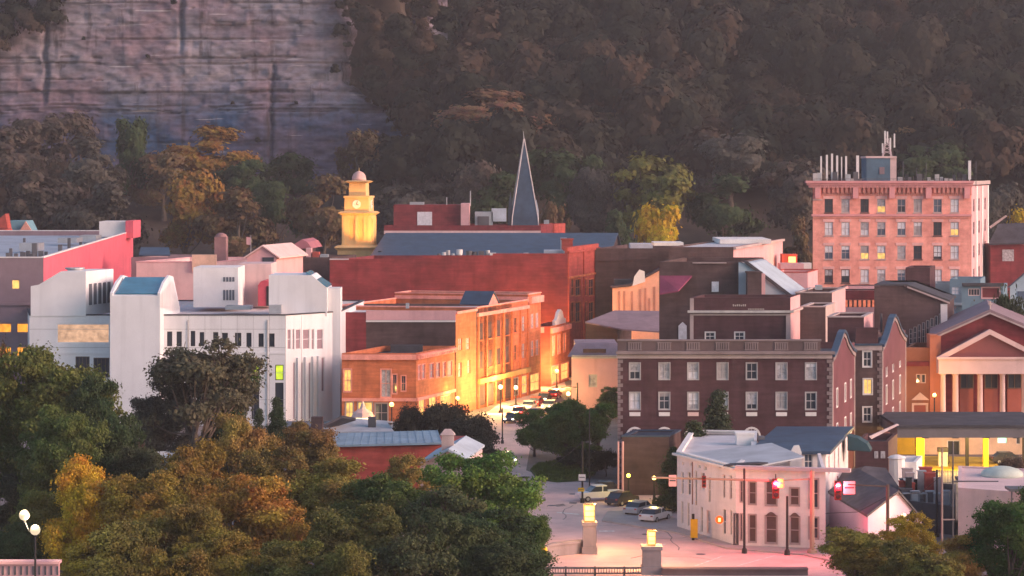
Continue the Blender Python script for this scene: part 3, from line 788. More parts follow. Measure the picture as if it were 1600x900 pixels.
for xa, za in ((x0-.5,zc-.2),(x1+.5,zc-.2)): b.ext([(xa,399.6,za),(xr,399.6,zr+.1),(xr+3.3,414.5,zr+.1),(xa+3.3,414.5,za)],(0,0,.22))
part(root,'roof',b,stpale)
b = MB(); b.box(x1-2.2,399.9,zz(412,400),x1-.4,400.1,zz(402,400)); part(root,'window',b,glass)
pts = quadplan(430, 516, 425, 14); root, fs = bld('dark_shed', 'dark low flat shed with clutter just before the clock tower', pts, zz(402,425), bdark, tar)
for p0,p1,m in [((452,392),(460,402),metal),((488,394),(498,402),bred),((500,398),(512,402),metal),((478,388),(486,402),stpink)]: pbox(root,'roof_unit',m,p0,p1,427,3)
root = thing('red_roofed_house','small house with a curved rose-red roof beyond the dark shed','house',(xx(470,450),450,0))
b=MB(); b.box(xx(456,450),450,0,xx(486,450),460,zz(388,450)); part(root,'wall',b,bdark)
b=MB(); b.ext([at(453,389,449),at(462,380,449),at(472,374,449),at(480,378,449),at(487,388,449)],(1,12,0)); part(root,'roof',b,mat('rose_roof',(.36,.14,.17)))
root = thing('flagpole','thin pole with a small pink flag above the gabled house','flagpole',(xx(392,430),430,0))
b=MB(); b.tube((xx(392,430),430,0),at(392,368,430),.08,.05); part(root,'pole',b,metal)
b=MB(); b.ext([at(385,370,430),at(391.5,371,430),at(391.5,383,430),at(385,382,430)],(0,.05,0)); part(root,'flag',b,stpink)

# 4 clock tower
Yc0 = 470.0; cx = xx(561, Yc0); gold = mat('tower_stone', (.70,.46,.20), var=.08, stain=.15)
root = thing('clock_tower', 'golden floodlit clock tower with stacked stages and a pale dome', 'tower', (cx,Yc0,0))
a0 = R(45-8); q2 = math.sqrt(2)/2; px_ = Yc0/FPX
def sq(w0, y0, w1, y1, name, m=gold):
    b = MB(); b.lathe((cx,Yc0,0), [(w0*px_*q2, zz(y0,Yc0)), (w1*px_*q2, zz(y1,Yc0))], 4, a0); return part(root, name, b, m)
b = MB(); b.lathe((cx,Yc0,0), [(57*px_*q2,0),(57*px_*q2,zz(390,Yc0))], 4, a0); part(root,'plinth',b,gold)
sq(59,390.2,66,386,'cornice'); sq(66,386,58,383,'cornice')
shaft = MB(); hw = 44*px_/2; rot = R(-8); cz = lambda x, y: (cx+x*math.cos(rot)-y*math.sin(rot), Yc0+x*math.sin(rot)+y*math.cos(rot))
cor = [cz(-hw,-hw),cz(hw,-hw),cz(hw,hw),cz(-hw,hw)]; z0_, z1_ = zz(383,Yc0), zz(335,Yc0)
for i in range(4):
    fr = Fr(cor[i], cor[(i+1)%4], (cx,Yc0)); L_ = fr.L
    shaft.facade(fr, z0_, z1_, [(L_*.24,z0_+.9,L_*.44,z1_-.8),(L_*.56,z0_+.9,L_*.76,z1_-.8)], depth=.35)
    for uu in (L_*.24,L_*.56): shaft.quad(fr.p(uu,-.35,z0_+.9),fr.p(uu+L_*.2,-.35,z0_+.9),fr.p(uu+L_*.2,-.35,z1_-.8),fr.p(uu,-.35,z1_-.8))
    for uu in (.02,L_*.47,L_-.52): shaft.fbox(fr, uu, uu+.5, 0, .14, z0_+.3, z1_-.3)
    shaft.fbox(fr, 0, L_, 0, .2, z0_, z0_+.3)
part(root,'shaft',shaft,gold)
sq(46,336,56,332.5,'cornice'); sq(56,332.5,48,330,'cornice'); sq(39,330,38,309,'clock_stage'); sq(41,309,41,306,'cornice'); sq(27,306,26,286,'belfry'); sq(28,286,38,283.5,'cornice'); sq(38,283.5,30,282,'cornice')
hw = 38.6*px_/2
for i, (a, b_) in enumerate(((0,-1),(1,0))):
    c0 = cz(a*hw, b_*hw); c1 = cz(a*(hw+.12), b_*(hw+.12)); zc = zz(319,Yc0)
    b = MB(); b.tube((*c0,zc),(*c1,zc),.78,.78,20); fc = part(root,'clock_face',b,mat('clock_white',(.75,.72,.62)))
    b = MB(); d = Vector((c1[0]-c0[0],c1[1]-c0[1])).normalized(); t = Vector((-d.y,d.x)); o = Vector(c1)+d*.04
    b.tube((o.x,o.y,zc),(o.x+t.x*.2,o.y+t.y*.2,zc+.55),.05); b.tube((o.x,o.y,zc),(o.x+t.x*.38,o.y+t.y*.38,zc-.1),.06); part(fc,'clock_hand',b,black)
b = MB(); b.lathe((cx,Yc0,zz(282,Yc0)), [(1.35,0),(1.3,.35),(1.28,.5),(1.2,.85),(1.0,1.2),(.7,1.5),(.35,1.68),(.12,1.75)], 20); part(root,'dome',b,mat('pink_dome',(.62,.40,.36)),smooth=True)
b = MB(); b.tube((cx,Yc0,zz(268.5,Yc0)),(cx,Yc0,zz(262,Yc0)),.12,.04); b.ball((cx,Yc0,zz(268.5,Yc0)),.2); part(root,'finial',b,gold)
for i, (lx, ly, pw) in enumerate(((cx-7.5,458,5200),(cx+4.5,456.5,6200),(cx+11,461,4200))):
    fl = MB(); fl.cbox((lx,ly,zz(402,425)-.6),.6,.5,.7); part(root,'floodlight',fl,black)
    spot('floodlight_lamp',(lx,ly+.2,zz(402,425)+.6),(cx,Yc0,zz(330,Yc0)),(1.0,.42,.085),pw*1.3,44,.3,root)
# 5 long blue slate roof
root = thing('slate_roofed_hall','long hall under a dark blue slate roof behind the clock tower','building',(xx(770,452),452,0))
x0,x1 = xx(585,452),xx(945,452); ze,zr = zz(404,452),zz(366,472)
b=MB(); b.box(x0,452,0,x1,492,ze-.2); part(root,'wall',b,bmar)
b=MB()
b.ext([(x0-1,451,ze-.2),(x1+.6,451,ze-.2),(x1+3.2,472,zr),(x0+1,472,zr)],(0,0,.25)); b.ext([(x0-1,493,ze-.2),(x1+5,493,ze-.2),(x1+3.2,472,zr),(x0+1,472,zr)],(0,0,.25)); part(root,'roof',b,slate)
b=MB(); b.ext([(x1+.4,452,ze-.3),(x1+3,472,zr-.1),(x1+4,492,ze-.3)],(-.4,0,0)); part(root,'gable',b,bdark)
b=MB(); b.box(xx(876,455),455,ze,xx(886,455),458,zz(372,455)); part(root,'chimney',b,metal)
# 6 maroon block with penthouse
pts = quadplan(600,845,520,18); root, fs = bld('maroon_block','maroon flat block with a windowed penthouse before the dark wood',pts,zz(352,520),bmar,tar)
band(root,fs[0],0,fs[0].L,zz(365.5,520),zz(360.5,520),.12,stpale,'cornice')
b=MB(); b.box(xx(615,524),524,zz(354,524),xx(732,524),534,zz(320,524)); part(root,'penthouse',b,bmar)
b=MB(); b.box(xx(720,523),523,zz(354,523),xx(733,523),533.5,zz(318,523)); part(root,'stair_tower',b,stpink)
b=MB(); b.box(xx(652,524),523.9,zz(352,524),xx(675,524),524,zz(331,524)); w_=part(root,'window',b,blind)
for p0,p1,m in [((742,331),(770,352),metal),((768,326),(791,346),mat('pale_blue_metal',(.45,.5,.55))),((640,316),(662,320),metal),((746,338),(764,352),darkgr)]: pbox(root,'roof_unit',m,p0,p1,525 if m!=darkgr else 524.5,4)
pole_parts(root,'antenna',[(698,308,320),(735,298,322)],metal,525,.1)
# 7 church spire
root = thing('church_spire','tall slate-blue church spire with pale edges and a needle tip','spire',(xx(819,535),535,0))
cx7=xx(819,535); b=MB(); b.box(cx7-2.6,532.4,0,cx7+2.6,537.6,zz(352,535)); part(root,'tower',b,bred)
zb_,za_ = zz(353,535), zz(217,535); hw=2.65; b=MB(); k0=.8
zk = zb_+(za_-zb_)*.3
b.lathe((cx7,535,0),[(hw*1.5,zb_),(hw*1.42,zb_+2),(hw*1.12,zk),(.06,za_)],4,R(49)); part(root,'spire_roof',b,slate)
b=MB()
for k in range(4):
    a=R(49+90*k); P=lambda r,z:(cx7+r*math.cos(a),535+r*math.sin(a),z); b.path([P(hw*1.5,zb_),P(hw*1.42,zb_+2),P(hw*1.12,zk),P(.06,za_)],.13,5)
part(root,'edge_strip',b,mat('pale_lead',(.55,.5,.48)))
b=MB(); b.tube((cx7,535,za_-.3),(cx7-.2,535,zz(205,535)),.09,.03); part(root,'needle',b,metal)
for px,yt,m in ((797.5,299,darkgr),(838,312,metal)):
    b=MB(); b.lathe((xx(px,534),534,zz(353,534)),[(.75,0),(.7,3.2),(.05,zz(yt,534)-zz(353,534))],4,R(45)); part(root,'pinnacle',b,m)
pts = quadplan(842,866,530,10); root, fs = bld('red_hut','tiny red brick hut with a pale roof beside the spire',pts,zz(350,530),bred,membr); pbox(root,'roof_unit',metal,(850,344),(858,350),532,2)

# 8 long maroon commercial block with red street front
pts = quadplan(515,887,413,23); fs=frames(pts); f1=fs[1]
cols=[(892,897),(899,907),(911,917),(920,928)]; H1=holes_of(f1,[(a,436,b,462) for a,b in cols]+[(a,472,b,503) for a,b in cols])
zt8=zz(406,413); root, fs = bld('maroon_commercial_block','long maroon brick block with a bright red windowed end',pts,zt8,bmar,tar,holes={1:H1},walls={1:bred})
for h in H1: window(root,f1,h,style(frame=borange,nv=1,nh=1,trim=.12))
f0=fs[0]
for a,b_,yt in ((660,770,399),(770,887,396),(545,660,404.5)):
    band(root,f0,f0.u(a),f0.u(b_),zt8,zz(yt,413),-.4,bmar,'parapet')
band(root,f1,0,f1.L,zt8,zz(385,418),-.5,bred,'parapet'); band(root,f1,0,f1.L,zz(433,420),zz(430,420),.3,borange,'cornice'); band(root,f1,0,f1.L,zz(394,420),zz(391,420),.3,bred,'cornice')
band(root,f1,0,.7,0,zz(392,414),.25,bred,'pilaster'); band(root,f1,f1.L*.48,f1.L*.48+.7,0,zz(392,414),.25,bred,'pilaster'); band(root,f1,f1.L-.7,f1.L,0,zz(392,414),.25,bred,'pilaster')
b=MB(); q=f1.p(6,-1.5,0); b.cbox((q[0],q[1],zz(392,418)),1.8,1.6,1.9); b.cbox((q[0],q[1],zz(392,418)+1.75),2.1,1.9,.25); part(root,'chimney',b,bred)
pbox(root,'roof_unit',mat('pale_blue_metal',(.45,.5,.55)),(850,391),(880,400),416,4)
r_=random.Random(8)
for px,w,y in [(686,6,396),(694,7,394),(700,7,391),(708,5,396),(718,10,390),(733,10,392),(742,8,393),(752,9,392),(762,7,391),(770,10,395),(782,9,396),(796,10,396),(812,8,396),(822,8,395)]:
    b=MB(); Y=417; zb_=zt8-.7; x=xx(px,Y); ww=w*Y/FPX
    if r_.random()<.55: b.lathe((x,Y,zb_),[(ww*.4,0),(ww*.4,(zz(y,Y)-zb_)*.6),(ww*.5,(zz(y,Y)-zb_)*.65),(ww*.5,zz(y,Y)-zb_)],12)
    else: b.cbox((x,Y,zb_),ww,1,zz(y,Y)-zb_)
    part(root,'roof_vent',b,r_.choice([metal,darkgr,white]))
band(root,f0,0,f0.u(545),zt8,zt8+.18,.15,membr,'coping',n0=-.5)

# 9 orange street row
D9=(.31,.95); ln=lambda t:(-12.5+D9[0]*t,334+D9[1]*t); n9=math.hypot(*D9)
pts=[(xx(534,334),334),ln(0),ln(15.2),(xx(534,334)+4.7,348.4)]; fs=frames(pts); f0,f1=fs[0],fs[1]
H0=holes_of(f0,[(537,577,549,612),(595,577,611,621),(613.5,585,620,615),(627,587,634,611),(540,628,552,660),(559,628,582,660),(586,630,606,660)])
ax=[(653,657),(659,664),(671,677),(681,687),(691,696),(699,706)]
H1=holes_of(f1,[(a,570-i*1.1,b,593-i*1.1) for i,(a,b) in enumerate(ax)]+[(654,622,664,652),(670,620,682,650),(688,618,704,646)])
root,fs=bld('corner_shop','two-storey orange brick corner shop with a salmon cornice',pts,zz(552,334),borange,tar,holes={0:H0,1:H1})
for k,h in enumerate(H0): window(root,f0,h,style(frame=bsalm if k<4 else trimp,pane=[litw,curtain,glass,glass,litw,litw,glass][k],nv=1,nh=1,trim=.1))
for k,h in enumerate(H1): window(root,f1,h,style(frame=bsalm,pane=curtain if k<6 else litw,trim=.08))
band(root,f0,0,f0.L,zz(562,334),zz(554,334),.35,bsalm); band(root,f1,0,f1.L,zz(562,334),zz(554,334),.35,bsalm)
b=MB(); zt_,zb_=zz(555,334),zz(561,334); zm_=zz(557,334); P=[(.2,zt_),(f1.L-.2,zt_)]
for k in range(21,-1,-1): P+=[(.3+k*.67+.36,zm_),(.3+k*.67+.36,zb_),(.3+k*.67,zb_),(.3+k*.67,zm_)]
b.ext([f1.p(u_,.52,z_) for u_,z_ in P],(-f1.n.x*.17,-f1.n.y*.17,0)); part(root,'dentil_trim',b,bsalm)
for fr_,n_ in ((f0,11),(f1,7)):
    b=MB(); b.fbox(fr_,0,fr_.L,0,.2,3.2,3.6); part(root,'string_course',b,bsalm)
pts=[(xx(535,349),349),ln(15.6),ln(24.2),ln(24.2+16),(xx(520,372),372)]; fs=frames(pts); f0=fs[0]
h=holes_of(f0,[(553,526,564,549)]); H1=holes_of(fs[1],[(716,528,722,548),(728,527,734,547),(716,566,721,590),(730,562,735,584)])
root,fs=bld('brown_shop','brown shop block with pale cornice and white roof over the corner shop',pts,zz(488,349),bdark,membr,holes={0:h,1:H1},walls={1:borange},par=.35)
window(root,f0,h[0],style(pane=blind,nv=0,trim=.08))
for q in H1: window(root,fs[1],q,style(frame=borange,pane=curtain))
band(root,f0,f0.u(572),f0.L,zz(503,349),zz(500.5,349),.25,trimw,'cornice'); band(root,f0,f0.u(572),f0.L,zz(500,349),zz(485,349),.12,stpink,'frieze'); band(root,fs[1],0,fs[1].L,zz(489,352),zz(485,352),.25,bsalm,'cornice')
band(root,f0,0,f0.u(572),zz(560,349),zz(488,349),.06,bmar,'side_bay'); pbox(root,'roof_unit',metal,(634,474),(639,482),358,1)
pbox(root,'roof_unit',tar,(610,540),(660,552),346,2.5)
A,B=ln(24.6),ln(48); pts=[A,B,(B[0]-20,B[1]+5),(A[0]-20,A[1]+5)]; fs=frames(pts); f0=fs[0]; L0=f0.L
HU=[(L0*(k+.25)/6,9.6,L0*(k+.25)/6+1.5,11.9) for k in range(6)]; HM=[(L0*(k+.25)/6,5.6,L0*(k+.25)/6+1.5,7.9) for k in range(6)]; HG=[(L0*(k+.12)/6,.4,L0*(k+.12)/6+2.9,3.1) for k in range(6)]
root,fs=bld('orange_street_block','long orange brick street block with a small pedimented dormer',pts,14.1,borange,tar,holes={0:HU+HM+HG},coping=bsalm)
for k,h in enumerate(HU+HM+HG): window(root,f0,h,style(frame=borange if k<12 else trimp,pane=litw if k>=12 and k%3!=1 or k==9 else curtain if k%2 else glass,sill=k<12))
band(root,f0,0,L0,3.5,4.2,.5,mat('gold_fascia',(.55,.35,.12)),'shop_fascia'); band(root,f0,0,L0,12.9,13.4,.3,bsalm)
for k in range(7):
    band(root,f0,min(max(L0*k/6-.25,0),L0-.5),min(max(L0*k/6-.25,0),L0-.5)+.5,0,12.9,.22,borange,'pilaster')
b=MB(); o=f0.p(5.2,-.2,0); e=f0.p(10.2,-.2,0); m_=((o[0]+e[0])/2,(o[1]+e[1])/2); b.ext([(o[0],o[1],14.2),(m_[0],m_[1],15.9),(e[0],e[1],14.2)],(-4,1.2,0)); part(root,'dormer',b,bsalm)
b=MB()
for a_ in (o,e): b.ext([(a_[0]+.15,a_[1]-.1,14.25),(m_[0]+.15,m_[1]-.1,16.0),(m_[0]-4,m_[1]+1.2,16.0),(a_[0]-4,a_[1]+1.2,14.25)],(0,0,.15))
part(root,'dormer_roof',b,slate)
A,B=ln(48.2),ln(54.3); pts=[A,B,(B[0]-20,B[1]+5),(A[0]-20,A[1]+5)]; fs=frames(pts); f0=fs[0]
HH=[(1.2,9.8,2.7,12),(3.6,9.8,5.1,12),(1.2,5.6,2.7,8),(3.6,5.6,5.1,8),(1,.4,5.4,3)]
root,fs=bld('tall_end_shop','taller narrow orange shop closing the street row, with heavy cornice',pts,14.9,borange,tar,holes={0:HH},coping=bsalm)
for k,h in enumerate(HH): window(root,f0,h,style(frame=bsalm,pane=litw if k==4 else curtain))
band(root,f0,0,f0.L,13.6,14.6,.55,bsalm); band(root,fs[3],0,fs[3].L,13.8,14.6,.3,bsalm)
# 10 red shop further up the street
pts=[(xx(828,395),395),(xx(860,395),395),(xx(860,395)+S[0]*13,395+S[1]*13),(xx(828,395)+S[0]*13,395+S[1]*13)]; fs=frames(pts); f1=fs[1]
H1=[(1.2,4.8,2.8,7.6),(4.8,4.8,6.4,7.6),(8.6,4.8,10.2,7.6),(1,.4,5.5,3),(7,.4,12,3)]
root,fs=bld('red_shop','dark red shop with an orange front and a white stepped gable ornament',pts,zz(510,395),bred,tar,holes={1:H1},walls={1:borange})
for k,h in enumerate(H1): window(root,f1,h,style(frame=bsalm,pane=litw if k>2 else curtain,trim=.15))
band(root,f1,0,f1.L,8.2,9,.35,bsalm)
b=MB(); P=lambda u_,z:f1.p(u_,.1,z); b.ext([P(3,9.3),P(3,10),P(4.2,10.2),P(5.2,11.2),P(6.5,11.6),P(7.8,11.2),P(8.6,10.2),P(10,10),P(10,9.3)],(-.5,.1,0)); part(root,'gable_ornament',b,trimw)
band(root,fs[0],.4,2.2,8.3,9.2,.08,stpink,'wall_panel')
# far cross-street shop closing the view up the street
pts=[(xx(836,455),455),(xx(905,455),455),(xx(905,455)+4,468),(xx(836,455),468)]; fs=frames(pts); H=[(.6,4,2.2,6.4),(3.4,4,5,6.4),(6,4,7.4,6.4),(.5,.4,3.4,2.9),(4,.4,7.5,2.9)]
root,fs=bld('street_end_shop','orange shop closing the far end of the street',pts,9,borange,tar,holes={0:H})
for k,h in enumerate(H): window(root,fs[0],h,style(frame=bsalm,pane=litw if k>2 else curtain))
# 11 pink house and roofs across the street
pts=quadplan(893,966,357,14); fs=frames(pts); h=holes_of(fs[0],[(920,585,933,605)]); f0=fs[0]
root,fs=bld('pink_house','plain pink rendered house with one grey window beside the street',pts,zz(556,357),stpink,mauve,holes={0:h},cat='house')
window(root,f0,h[0],style(frame=conc,pane=curtain,nv=1,nh=0))
b=MB(); x0,x1=xx(890,357),xx(966,357); z0_=zz(557,357)
b.ext([(x0-.3,356.6,z0_),(x1,356.6,z0_),(x1,359.6,zz(538,357)),(x0+.9,359.6,zz(538,357))],(0,.3,.0)); b.box(x0+.9,359.6,z0_-.5,x1,370,zz(538,359)); part(root,'mansard_roof',b,mat('mauve_slate',(.28,.22,.25)))
band(root,f0,0,f0.L,zz(560,357),zz(555,357),.3,conc,'eave'); band(root,f0,1.6,4.8,zz(551,357),zz(545,357),.4,bdark,'vent_panel')
pts=quadplan(915,965,376,10); root,fs=bld('brown_store','dark brown store under a grey lean-to roof',pts,zz(506,376),bdark,tar)
b=MB(); b.ext([at(914,505,375),at(972,516,372),at(1034,520,372),at(1034,488,384),at(960,487,384)],(0,0,.2)); part(root,'lean_to_roof',b,mauve)
b=MB(); b.ext([at(962,490,383),at(1034,494,383),at(1034,505,383),at(964,502,383)],(0,.3,0)); part(root,'skirt_wall',b,conc)
peach=mat('lamplit_peach_brick',(.88,.44,.28),var=.1,stain=.2)  # glow of street lamps put into the wall colour, no lamp here
root=thing('peach_shop','peach-lit shop front with a slanting roofline among dark brick walls','building',(xx(990,396),396,0))
b=MB(); b.ext([(xx(957,396),396,0),at(957,450,396),at(985,447,396),at(1033,421,396),(xx(1033,396),396,0)],(3,11,0)); part(root,'wall',b,peach)
ff=Fr((xx(957,396),396),(xx(1033,396),396),(xx(990,400),400))
for r in [(966,455,969,488),(974,455,977,490),(986,455,989,490),(999,452,1002,492),(1007,450,1010,492),(1013,466,1016,492),(1021,448,1024,490)]:
    q=ff.rect(*r); b=MB(); b.fbox(ff,q[0],q[2],0,.06,q[1],q[3]); part(root,'shutter',b,mat('peach_shade',(.5,.22,.15)))
b=MB(); b.ext([at(988,447,395.9),at(991,432,395.9),at(999,421,395.9),at(1007,424,395.9),at(1008,440,395.9)],(0,-.25,0)); part(root,'gable',b,trimw)
b=MB(); b.ext([at(955,450.5,395.7),at(985,447.5,395.7),at(1034,421,395.7),at(1034,418,395.7),at(985,444,395.7),at(955,447.5,395.7)],(0,3,0)); part(root,'eave',b,bdark)
pbox(root,'roof_box',tar,(960,437),(987,449),398,3)
pts=quadplan(930,1050,432,25); root,fs=bld('long_brown_warehouse','long dark brown warehouse wall with a stepped roof edge',pts,zz(388,432),bdark,mauve)
band(root,fs[0],0,fs[0].L*.75,zz(408,432),zz(406,432),.2,bdark,'ledge'); pbox(root,'roof_unit',membr,(985,381),(1020,388),440,6)
pts=quadplan(1045,1146,400,52); fs=frames(pts); f1=fs[1]
H1=[(f1.L-6.2,10.5,f1.L-5,13.5),(f1.L-11,10.5,f1.L-9.4,13.5),(f1.L-17,10.5,f1.L-15.4,13.5)]
root,fs=bld('pale_roofed_block','dark brick block with a broad pale roof and pink end wall',pts,zz(386,400),bdark,membr,holes={1:H1},walls={1:stpink},par=.25)  # right wall coloured with the pink afterglow that falls on it
for h in H1: window(root,f1,h,style(frame=trimw,pane=glass,trim=.2))
pbox(root,'roof_light',white,(1125,374),(1205,381),425,16); pbox(root,'roof_light',white,(1022,379),(1068,384),410,8)
band(root,f1,0,f1.L,zz(386,400)-.4,zz(386,400)-.02,.4,trimp,'eave')
# brown gabled mass
root,fs=bld('brown_gabled_warehouse','tall dark brown brick warehouse with a pale blue gable slope',quadplan(1030,1160,335,18),zz(409,335),bdark,tar)
f0=fs[0]
q=f0.rect(1112,440,1123,456); b=MB(); b.fbox(f0,q[0],q[2],.0,.05,q[1],q[3]); part(root,'window',b,blind)
q=f0.rect(1060,503,1073,545); b=MB(); b.ext([f0.p(q[0],.02,q[1]),f0.p(q[2],.02,q[1]),f0.p(q[2],.02,q[3]-.5),f0.p((q[0]+q[2])/2,.02,q[3]),f0.p(q[0],.02,q[3]-.5)],(0,-.08,0)); part(root,'arched_window',b,blind)
b=MB(); b.ext([at(1031,433,334.7),at(1081,433,334.7),at(1060,456,331),at(1031,461,331)],(0,-.0,.2)); part(root,'lean_to_roof',b,mat('magenta_roof',(.20,.045,.09)))
b=MB(); b.ext([(xx(1154,334.6),334.6,zz(470,334.6)),at(1154,410,334.6),at(1168,412,334.6),at(1240,466,334.6),(xx(1240,334.6),334.6,0),(xx(1154,334.6),334.6,0)],(4,16,0)); part(root,'gable',b,mat('pale_blue_render',(.36,.44,.5),var=.1))
b=MB(); b.ext([at(1160,408,334.3),at(1168,408.5,334.3),at(1244,466,334.3),at(1238,467.5,334.3),at(1166,413,334.3)],(.1,.5,0)); part(root,'roof_edge',b,tar)
b=MB(); x0,x1=xx(1168,332),xx(1190,332); b.box(x0,332,0,x1,334.2,zz(427,332)); b.box(x0-.1,331.9,zz(427,332),x1+.1,334.3,zz(424.5,332)); part(root,'chimney',b,bdark)
b=MB(); b.box(x1,332.2,0,x1+.5,334.1,zz(428,332)); part(root,'chimney_flank',b,stpink)  # the chimney's pink-lit side, drawn as a slab of its own
band(root,f0,f0.u(1082),f0.u(1135),zz(411.5,335),zz(410,335),.25,trimp,'ledge')
pts=quadplan(1078,1235,310,8.3); fs=frames(pts); f0,f1=fs[0],fs[1]; H=holes_of(f0,[(1102,519,1117,532),(1148,519,1163,532)])
root,fs=bld('parapet_shop','brown flat shop with white corner pilasters and a faint parapet sign',pts,zz(465,310),bhot,tar,holes={0:H},walls={1:stpink})  # afterglow on the right wall given as its colour
for h in H: window(root,f0,h,style(trim=.08))
band(root,f0,-.3,f0.L+.3,zz(488.5,310),zz(485,310),.5,conc); band(root,f0,0,f0.L,zz(493,310),zz(490,310),.12,trimp,'frieze'); band(root,f1,0,f1.L,zz(488.5,310),zz(485,310),.4,trimp)
for a,b_ in ((1078,1083.5),(1228,1235)): band(root,f0,f0.u(a),f0.u(b_),0,zz(493.2,310),.18,trimp,'pilaster')
band(root,f0,0,f0.u(1084),zz(485,310),zz(466,310),.1,trimp,'pilaster')
b=MB()
for k in range(7): b.fbox(f0,f0.u(1145)+k*.24,f0.u(1145)+k*.24+.15,.0,.05,zz(478.6,310)-.0,zz(475.4+.8*(k%3==1),310))
for k in range(10): b.fbox(f0,f0.u(1169)+k*.2,f0.u(1169)+k*.2+.13,.0,.05,zz(484,310),zz(482,310))
part(root,'lettering',b,mat('faded_lettering',(.4,.36,.33)))
for px,Y,a,yt,lab,wm,d in [(1243,330,1300,458,'dark brick box building with a pinkish corner behind the parapet shop',bdark,14),(1252,318,1290,480,'narrow dark building with a pale flank between two flat roofs',bdark,9),(1293,301,1350,496,'low dark block with a white roof edge behind the hotel gables',bhot,9)]:
    pts=quadplan(px,a,Y,d); root,fs=bld('flat_brick_block',lab,pts,zz(yt,Y),wm,tar,walls={1:stpink if Y!=318 else trimp},coping=trimp)  # right walls take the dusk light into their colour
    if Y==330: pbox(root,'roof_unit',metal,(1276,446),(1285,453),336,2)
    if Y==301: pole_parts(root,'antenna',[(1377,490,520)],darkgr,304,.12)
pts=quadplan(1205,1262,412,12); fs=frames(pts); h=holes_of(fs[0],[(1236,441,1244,452)]); root,fs=bld('pink_annex','small pink annex with one black window beside the pink tower',pts,zz(426,412),stpink,mauve,holes={0:h},coping=bred)
window(root,fs[0],h[0],style(frame=black,nv=0,nh=0)); pbox(root,'roof_unit',trimw,(1253,411),(1268,420),432,2); pbox(root,'roof_wall',stpink,(1220,412),(1256,425),424,5)
root=thing('lit_booth','small dark roof booth with a glowing orange lamp window','booth',(xx(1234,440),440,0))
b=MB(); b.box(xx(1222,440),440,0,xx(1246,440),443,zz(397,440)); part(root,'wall',b,bred)
b=MB(); b.box(xx(1232,440),439.9,zz(410,440),xx(1243,440),440,zz(401,440)); part(root,'lit_window',b,emit('orange_lamp',(1,.25,.015),1.6)); lamp('booth_lamp',(xx(1237,437),437,zz(405,437)),(1,.35,.05),260,.2,root)
# 12 pink hotel tower
Yh=465.0; pts=quadplan(1270,1518,Yh,45); fs=frames(pts); f0,f1=fs[0],fs[1]; zt=zz(291,Yh)
cxs=[1295,1321,1351,1377,1408.5,1434,1465,1491.5]; rows=[(311,332),(347,368),(384,405),(421,442),(457,478)]
H0=holes_of(f0,[(c-6.5,a,c+6.5,b) for a,b in rows for c in cxs])
H1=[(u_,zz(b,Yh),u_+3.4,zz(a,Yh)) for a,b in rows for u_ in (4,17,33)]
root,fs=bld('pink_tower_hotel','tall lamplit salmon-pink brick hotel with heavy cornice and rooftop antennas',pts,zt,bsalm,tar,holes={0:H0,1:H1},par=.3,walls={1:stpink})
halfb=mat('half_drawn_blind',(.36,.33,.33),var=.2,scale=1.2)
r_=random.Random(21); darkset={0,4,13-7,22}; warm={3,15,18,19}
dset={0,2,14,21,22,24,25}
for k,h in enumerate(H0):
    p=glass if k in dset else r_.choice([blind,halfb,curtain,glassb,blind])
    w=window(root,f0,h,style(frame=trimp if k not in dset else bdark,pane=p,nv=1,nh=1,sill=True))
    if k in warm or k in (0,4,2,21):                    # blind drawn over the upper sash, room lit or dark below
        a,c,b_,d=h; m=MB(); m.fbox(f0,a+.1,b_-.1,-.135,-.125,c+.1,c+(d-c)*.45); part(w,'lower_sash',m,litw if k in warm else glass)
    elif r_.random()<.75: shade(w,f0,h,r_.choice([.3,.45,.5,.6,.8]),r_.choice([blind,blind,curtain]))
    m=MB(); a,c,b_,d=h; m.fbox(f0,a-.25,b_+.25,0,.07,d+.05,d+.55); part(root,'lintel',m,mat('pink_lintel',(.72,.40,.37)))
for k,h in enumerate(H1): window(root,f1,h,style(frame=trimp,pane=glass,nv=1,nh=1))
for k,u_ in enumerate((10.5,25,40)): band(root,f1,u_,u_+3.5,0,zt,.12,trimw,'pilaster')
b=MB(); zz_=lambda y:zz(y,Yh)
b.fbox(f0,-1.4,f0.L+.2,-.6,1.4,zz_(286),zz_(282.5)); b.fbox(f0,-1.1,f0.L+.1,-.4,1.05,zz_(289.5),zz_(286)); b.fbox(f0,-.8,f0.L,-.3,.75,zz_(293),zz_(289.5)); part(root,'cornice',b,mat('pink_cornice',(.66,.30,.30),var=.1))
b=MB(); n=36
for k in range(n):
    u_=(k+.3)*f0.L/n; b.fbox(f0,u_,u_+.42,0,.62,zz_(301.5),zz_(293.2))
b.fbox(f0,0,f0.L,0,.2,zz_(305),zz_(302)); part(root,'bracket_course',b,mat('pink_bracket',(.55,.22,.18)))
for px in (1277,1336,1393,1450,1510): band(root,f0,max(f0.u(px)-.5,0),f0.u(px)+.5,zz_(310),zz_(293.2),.85,mat('pink_cornice',(.66,.30,.30)),'console')
band(root,f0,-.25,f0.L,zz_(338),zz_(334.5),.45,mat('pink_cornice',(.66,.30,.30)),'belt_course'); band(root,f0,0,f0.L,zz_(341),zz_(338.2),.2,bsalm,'belt_course'); band(root,f0,0,f0.u(1285),zz_(313),zz_(311),.2,stpale,'belt_course')
band(root,f1,0,f1.L,zz_(289),zz_(283),.3,trimp)
Yr=474
b=MB(); b.box(xx(1354,Yr),Yr,zt-.3,xx(1391,Yr),Yr+7,zz(247,Yr)); part(root,'penthouse',b,mat('blue_cladding',(.085,.15,.21),var=.15))
